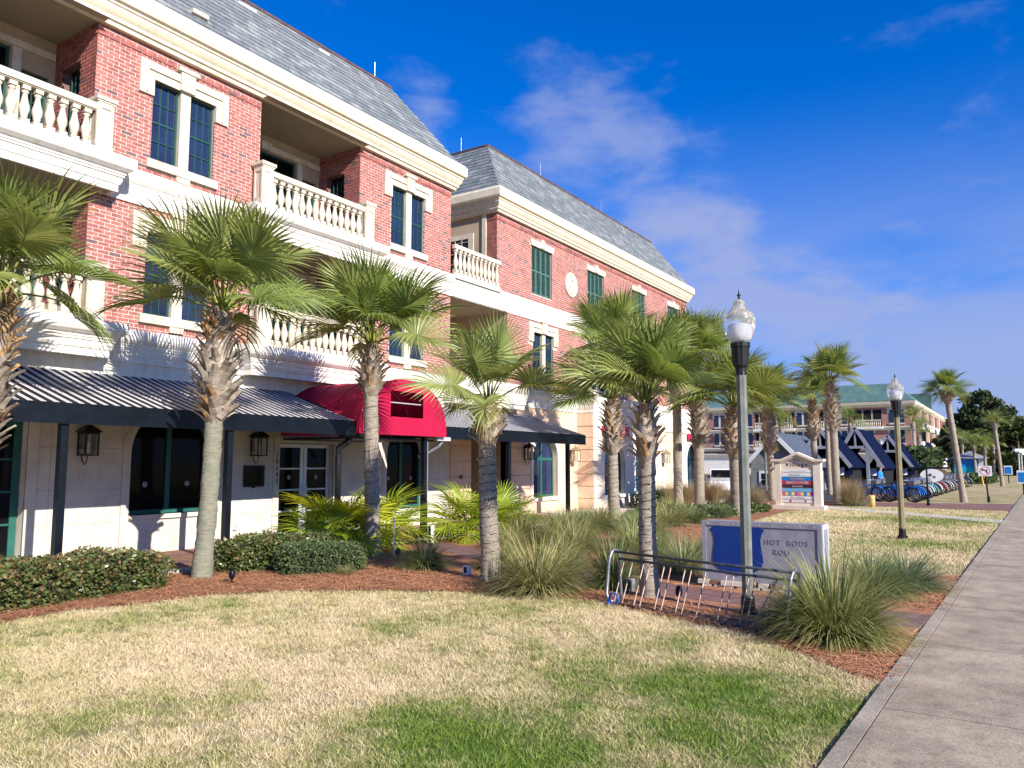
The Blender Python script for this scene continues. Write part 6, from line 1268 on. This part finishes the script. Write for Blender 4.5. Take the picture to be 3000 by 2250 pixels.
for i,(px_,dp,top_,lab) in enumerate(((2985,70,1322,'tallest pale flag-topped lamp pole at the right edge'),(2993,74,1326,'middle pale lamp pole at the right edge'),(3003,80,1332,'slim pale lamp pole furthest right'))):
    o_ = world_of(px_,dp); zt_ = 1.7+(1355-top_)*dp/2265; t = thing('lamp_pole',lab,'lamp pole',tuple(o_),0,'pale poles at the right edge'); q = MB(); q.tube([(o_.x,o_.y,-.1),(o_.x,o_.y,zt_)],.07,pale_c,8); q.build('pole',t); q = MB(); q.obox((o_.x,o_.y,zt_+.1),(.3,.1,0),(-.1,.35,0),(0,0,.12),whitep); q.build('head',t)
for (px_,dp,w,h,z,lab) in ((2952,66,.62,.75,.75,'blue notice board on a dark post right of the tall pale palm'),(2994,42,.55,.70,.62,'blue and white sandwich board cut by the right edge')):
    o_ = world_of(px_,dp); t = thing('notice_board',lab,'notice board',tuple(o_)); q = MB(); q.box(o_.x-.03,o_.x+.03,o_.y-w/2,o_.y+w/2,z-h/2+.3,z+h/2+.3,whitep); q.build('board',t); q = MB(); q.box(o_.x-.045,o_.x-.03,o_.y-w/2+.07,o_.y+w/2-.07,z-h/2+.38,z+h/2+.2,skyb); q.build('poster',t); q = MB(); q.box(o_.x-.03,o_.x+.03,o_.y-.04,o_.y+.04,GZ,z-h/2+.3,black); q.build('leg',t)
mk = world_of(2878,58); t = thing('marker_post','thin yellow and red marker post behind the no-left-turn sign','marker post',tuple(mk)); q = MB(); q.tube([(mk.x,mk.y,GZ),(mk.x,mk.y+.1,.6)],.05,pc('marker_yellow',(.8,.5,.05)),8); q.build('pole',t); q = MB(); q.tube([(mk.x,mk.y+.1,.6),(mk.x,mk.y+.15,1.0)],.05,orange_p,8); q.build('tip',t)

# ------------------------------------------------------------------ white pickup behind the muhly grass
pk_ = world_of(2118,41); pt = thing('pickup','white pickup parked behind the brown grasses','car',(pk_.x,pk_.y,GZ)); rz_ = R(200)
pt.rotation_euler = (0,0,rz_); pt.scale = (.84,.84,.84); cw_ = mat('white_car_paint',(.75,.77,.8),.3,.03,2,coat=.6)
def carbox(prof, w0, m, name, inset=.0):
    q = MB(); n = len(prof); q.add([(x,-w0,z) for x,z in prof]+[(x,w0,z) for x,z in prof],[tuple(range(n)),tuple(range(n,2*n))[::-1]]+[(k,n+k,n+(k+1)%n,(k+1)%n) for k in range(n)],m); return q.build(name,pt,local=True)
carbox([(-2.7,.45),(-2.7,1.0),(-2.6,1.12),(-1.0,1.15),(-.2,1.15),(1.0,1.12),(1.2,1.10),(2.4,1.0),(2.55,.85),(2.6,.45)],.92,cw_,'body')
carbox([(-1.0,1.15),(-.9,1.66),(-.7,1.72),(.5,1.72),(.65,1.68),(1.25,1.12)],.80,cw_,'cab')
q = MB(); q.add([(.70,-.74,1.64),(.70,.74,1.64),(1.22,.78,1.16),(1.22,-.78,1.16)],[(0,3,2,1)],dglass); q.build('windshield',pt,local=True)
for s in (-1,1): q = MB(); q.add([(-.85,s*.806,1.2),(1.1,s*.806,1.2),(.6,s*.806,1.64),(-.8,s*.806,1.64)],[(0,1,2,3)],dglass); q.build('side_window',pt,local=True); q = MB(); q.box(.85,1.05,s*.84-.14,s*.84+.14,1.15,1.32,black); q.build('mirror',pt,local=True)
for (x_,s) in ((1.7,-1),(1.7,1),(-1.7,-1),(-1.7,1)): q = MB(); q.tube([(x_,s*.72,.36),(x_,s*.95,.36)],.36,black,16); w_ = q.build('wheel',pt,local=True); q = MB(); q.tube([(x_,s*.90,.36),(x_,s*.96,.36)],.2,galv,12); q.build('rim',w_,local=True)

# ------------------------------------------------------------------ rental bicycles
def bike_parts(fm):
    t = thing('bicycle','','bicycle'); 
    def wheel(y):
        q = MB(); pts = [(0,y+.32*math.cos(2*math.pi*k/20),.34+.32*math.sin(2*math.pi*k/20)) for k in range(21)]; q.tube(pts,.026,black,6,False); w_ = q.build('wheel',t,local=True)
        q = MB()
        for k in range(8): a_ = math.pi*k/8; q.bar((0,y-.3*math.cos(a_),.34-.3*math.sin(a_)),(0,y+.3*math.cos(a_),.34+.3*math.sin(a_)),.006,.006,galv,up=(1,0,0))
        q.tube([(-.05,y,.34),(.05,y,.34)],.03,galv,8); q.build('spokes',w_,local=True)
        q = MB(); pts = [(0,y+.36*math.cos(a_),.34+.36*math.sin(a_)) for a_ in [R(-10)+R(190)*k/10 for k in range(11)]]
        for p0,p1 in zip(pts[:-1],pts[1:]): q.quad((-.03,p0[1],p0[2]),(.03,p0[1],p0[2]),(.03,p1[1],p1[2]),(-.03,p1[1],p1[2]),fm)
        q.build('mudguard',w_,local=True)
    wheel(-.55); wheel(.52)
    q = MB()
    for a_,b_ in (((0,.52,.34),(0,.10,.30)),((0,.10,.30),(0,.22,.78)),((0,.22,.72),(0,.52,.34)),((0,.10,.30),(0,-.38,.72)),((0,.20,.60),(0,-.38,.80)),((0,-.37,.95),(0,-.41,.62)),((0,-.41,.62),(0,-.55,.34))): q.tube([a_,b_],.020,fm,6)
    q.build('frame',t,local=True)
    q = MB(); q.lathe([(.03,0),(.09,.02),(.08,.07),(.02,.08)],black,8,(0,.27,.80)); q.tube([(0,.22,.74),(0,.25,.82)],.014,galv,6); q.build('saddle',t,local=True)
    q = MB(); q.tube([(-.30,-.16,1.02),(-.26,-.30,1.02),(0,-.38,.98),(.26,-.30,1.02),(.30,-.16,1.02)],.014,galv,6); q.build('handlebar',t,local=True)
    q = MB(); q.box(-.16,.16,-.66,-.42,.80,.98,galv); q.build('basket',t,local=True)
    return t
bcol = [pc('bike_blue',(.01,.10,.50)),pc('bike_cobalt',(.02,.20,.62)),pc('bike_white',(.70,.72,.76)),pc('bike_teal',(.06,.42,.45)),pc('bike_grey',(.35,.36,.38)),pc('bike_red',(.6,.03,.03)),pc('bike_yellow',(.7,.5,.05))]
names_ = ['blue','cobalt blue','white','teal','grey','red','yellow']
protos = {}
pos = [(38.4,4.5,0),(38.9,4.6,1),(39.4,4.5,0),(39.0,6.0,1),(39.8,6.1,0),(40.6,6.0,1),(40.0,4.5,1),(40.6,4.5,4),(41.2,4.45,4),(41.8,4.5,2),(42.5,4.45,4),(43.2,4.4,2),(44.2,4.4,3),(45.0,4.4,3),(46.0,4.35,4),(47.2,4.35,2),(48.5,4.3,5),(49.8,4.3,4),(51.2,4.25,2),(52.6,4.2,2),(54.2,4.15,4),(56.0,4.1,2),(58.4,4.0,1),(60.5,3.95,6),(62.8,3.9,0),(65.2,3.8,4)]
ordn = ['first','second','third','fourth','fifth','sixth','seventh','eighth','ninth','tenth','eleventh','twelfth','thirteenth','fourteenth','fifteenth','sixteenth','seventeenth','eighteenth','nineteenth','twentieth','twenty-first','twenty-second','twenty-third','twenty-fourth','twenty-fifth','twenty-sixth']
for i,(x,y,ci) in enumerate(pos):
    if ci not in protos: protos[ci] = bike_parts(bcol[ci]); bo_ = protos[ci]
    else: bo_ = copy_tree(protos[ci])
    bo_.location = (x,y,GZ+.012); bo_.rotation_euler = (0,R(random.uniform(-14,-6)),R(random.uniform(-22,-8)))
    tag(bo_,'%s rental bicycle, %s from the left end of the parked row'%(names_[ci],ordn[i]),'bicycle','rental bicycles parked in a row')

# ------------------------------------------------------------------ person in a blue shirt
def person():
    o_ = world_of(2577,46); t = thing('person','person in a bright blue shirt standing behind the bicycles','person',(o_.x,o_.y,GZ-.25)); t.rotation_euler=(0,0,R(160))
    verts = {'pelvis':(0,0,.95,.15),'waist':(0,0,1.10,.14),'chest':(0,.01,1.32,.17),'neck':(0,.01,1.50,.06),'head0':(0,.02,1.58,.08),'head1':(0,.02,1.68,.10),'head2':(0,.01,1.76,.07),
        'shl':(.19,0,1.42,.07),'ell':(.25,.03,1.15,.05),'hal':(.20,.20,1.0,.04),'shr':(-.19,0,1.42,.07),'elr':(-.26,.0,1.14,.05),'har':(-.24,.12,.93,.04),
        'hil':(.10,0,.88,.10),'knl':(.11,.02,.48,.07),'anl':(.11,0,.09,.05),'fol':(.12,.14,.04,.045),'hir':(-.10,0,.88,.10),'knr':(-.11,.02,.48,.07),'anr':(-.11,0,.09,.05),'for':(-.12,.14,.04,.045)}
    ed = [('pelvis','waist'),('waist','chest'),('chest','neck'),('neck','head0'),('head0','head1'),('head1','head2'),('chest','shl'),('shl','ell'),('ell','hal'),('chest','shr'),('shr','elr'),('elr','har'),('pelvis','hil'),('hil','knl'),('knl','anl'),('anl','fol'),('pelvis','hir'),('hir','knr'),('knr','anr'),('anr','for')]
    ks = list(verts); me = bpy.data.meshes.new('body'); me.from_pydata([verts[k][:3] for k in ks],[(ks.index(a),ks.index(b)) for a,b in ed],[])
    ob = bpy.data.objects.new('body',me); COL.objects.link(ob); md = ob.modifiers.new('s','SKIN')
    for i,k in enumerate(ks): me.skin_vertices[0].data[i].radius = (verts[k][3],)*2
    me.skin_vertices[0].data[0].use_root = True; sb = ob.modifiers.new('u','SUBSURF'); sb.levels = sb.render_levels = 2
    dg = bpy.context.evaluated_depsgraph_get(); m2 = bpy.data.meshes.new_from_object(ob.evaluated_get(dg)); bpy.data.objects.remove(ob)
    skin = mat('skin',(.42,.24,.16),.6); sh_ = mat('blue_shirt',(.02,.22,.75),.8); tr_ = mat('dark_trousers',(.03,.03,.05),.8); hr_ = mat('dark_hair',(.02,.015,.012),.6)
    m2.materials.clear()
    for m in (skin,sh_,tr_,hr_): m2.materials.append(m)
    for p in m2.polygons:
        c_ = p.center; p.use_smooth = True
        p.material_index = 2 if c_.z < .98 and abs(c_.x)<.22 else 1 if c_.z < 1.5 and (c_.z > 1.18 or abs(c_.x) < .19) else 3 if c_.z > 1.70 or (c_.z>1.6 and c_.y<-.02) else 0
    link('body',m2,t,local=True)
person()

# ------------------------------------------------------------------ pines and trees beyond
def tree(label, px_, dep, top_y, w, seed, m, kind='pine', base_z=-.2, group='trees beyond the street', name='pine_tree'):
    rd = random.Random(seed); r = np.random.default_rng(seed); o_ = world_of(px_,dep); H = 1.7+(1355-top_y)*dep/2265-base_z
    t = thing(name,label,'tree',(o_.x,o_.y,base_z),0,group); q = MB(); lean = rd.uniform(-.3,.3); q.tube([(0,0,0),(lean*.3,0,H*.4),(lean,0,H*.8),(lean,0,H*.97)],[.28,.22,.12,.04],ptrunk,8)
    clumps = []
    lo = .30 if kind=='pine' else .12
    for k in range(74 if kind=='pine' else 60):
        f = lo+(1-lo)*rd.random()**.9; az = rd.uniform(0,6.28); 
        prof = (math.sin(math.pi*min(1,(f-lo)/(1-lo)*.92+.06))**.7) if kind!='pine' else min(1,1.25*(1-f)**.62+.10)
        rad = w/2*prof*rd.uniform(.25,1.0); c_ = Vector((lean*f+rad*math.cos(az),rad*math.sin(az),H*f)); clumps.append((c_,w*(rd.uniform(.055,.115) if kind=='pine' else rd.uniform(.09,.17))))
        if rad > w*.12: q.tube([(lean*f*.95,0,H*f-rad*.35),(c_.x*.6,c_.y*.6,c_.z-rad*.15),tuple(c_)],[.07,.045,.02],ptrunk,5)
    clumps.append((Vector((lean,0,H*.97)),w*.11)); q.build('trunk',t,local=True)
    P_ = []
    for c_,rad in clumps:
        n_ = int(150*(rad/(w*.13))**1.5); d = r.normal(0,1,(n_,3)); d /= np.linalg.norm(d,axis=1,keepdims=True); P_.append(np.array(c_)+d*(rad*r.uniform(.35,1.05,n_)[:,None])*np.array([1,1,.62]))
    P_ = np.concatenate(P_); k = len(P_); a = r.normal(0,1,(k,3)); a /= np.linalg.norm(a,axis=1,keepdims=True); b = np.cross(a,r.normal(0,1,(k,3))); b /= np.linalg.norm(b,axis=1,keepdims=True); ll = r.uniform(.16,.36,k)[:,None]*(w/9)
    V = np.stack([P_-a*ll,P_+b*ll*.5,P_+a*ll,P_-b*ll*.5],1); o = link('crown',rand_mesh('crown',V.reshape(-1,3),np.arange(4*k).reshape(-1,4),m),t,local=True)
tree('tallest dark pine with open upper crown beyond the street',2888,112,1148,11,1,pn1)
tree('dark pine left of the tallest one',2838,118,1210,10,2,pn1)
tree('dark pine right of the tallest one',2930,115,1190,10,3,pn1)
tree('spreading green tree at the right picture edge',2985,105,1240,12,4,pn2,'oak',name='broadleaf_tree')
tree('broad dark tree filling the right background',2950,125,1235,12,5,pn1,'oak',name='broadleaf_tree')
tree('low green tree under the pines',2890,108,1285,10,6,pn2,'oak',name='broadleaf_tree')
tree('green tree leaving the picture at the right',3060,110,1240,12,7,pn2,'oak',name='broadleaf_tree')
tree('dark tree between the far building and the pines',2790,130,1245,8,8,pn1)
tree('dark tree behind the distant palms',2850,135,1270,12,9,pn1,'oak',name='broadleaf_tree')
tree('second dark tree beyond the right edge',3110,120,1225,13,10,pn1,'oak',name='broadleaf_tree')
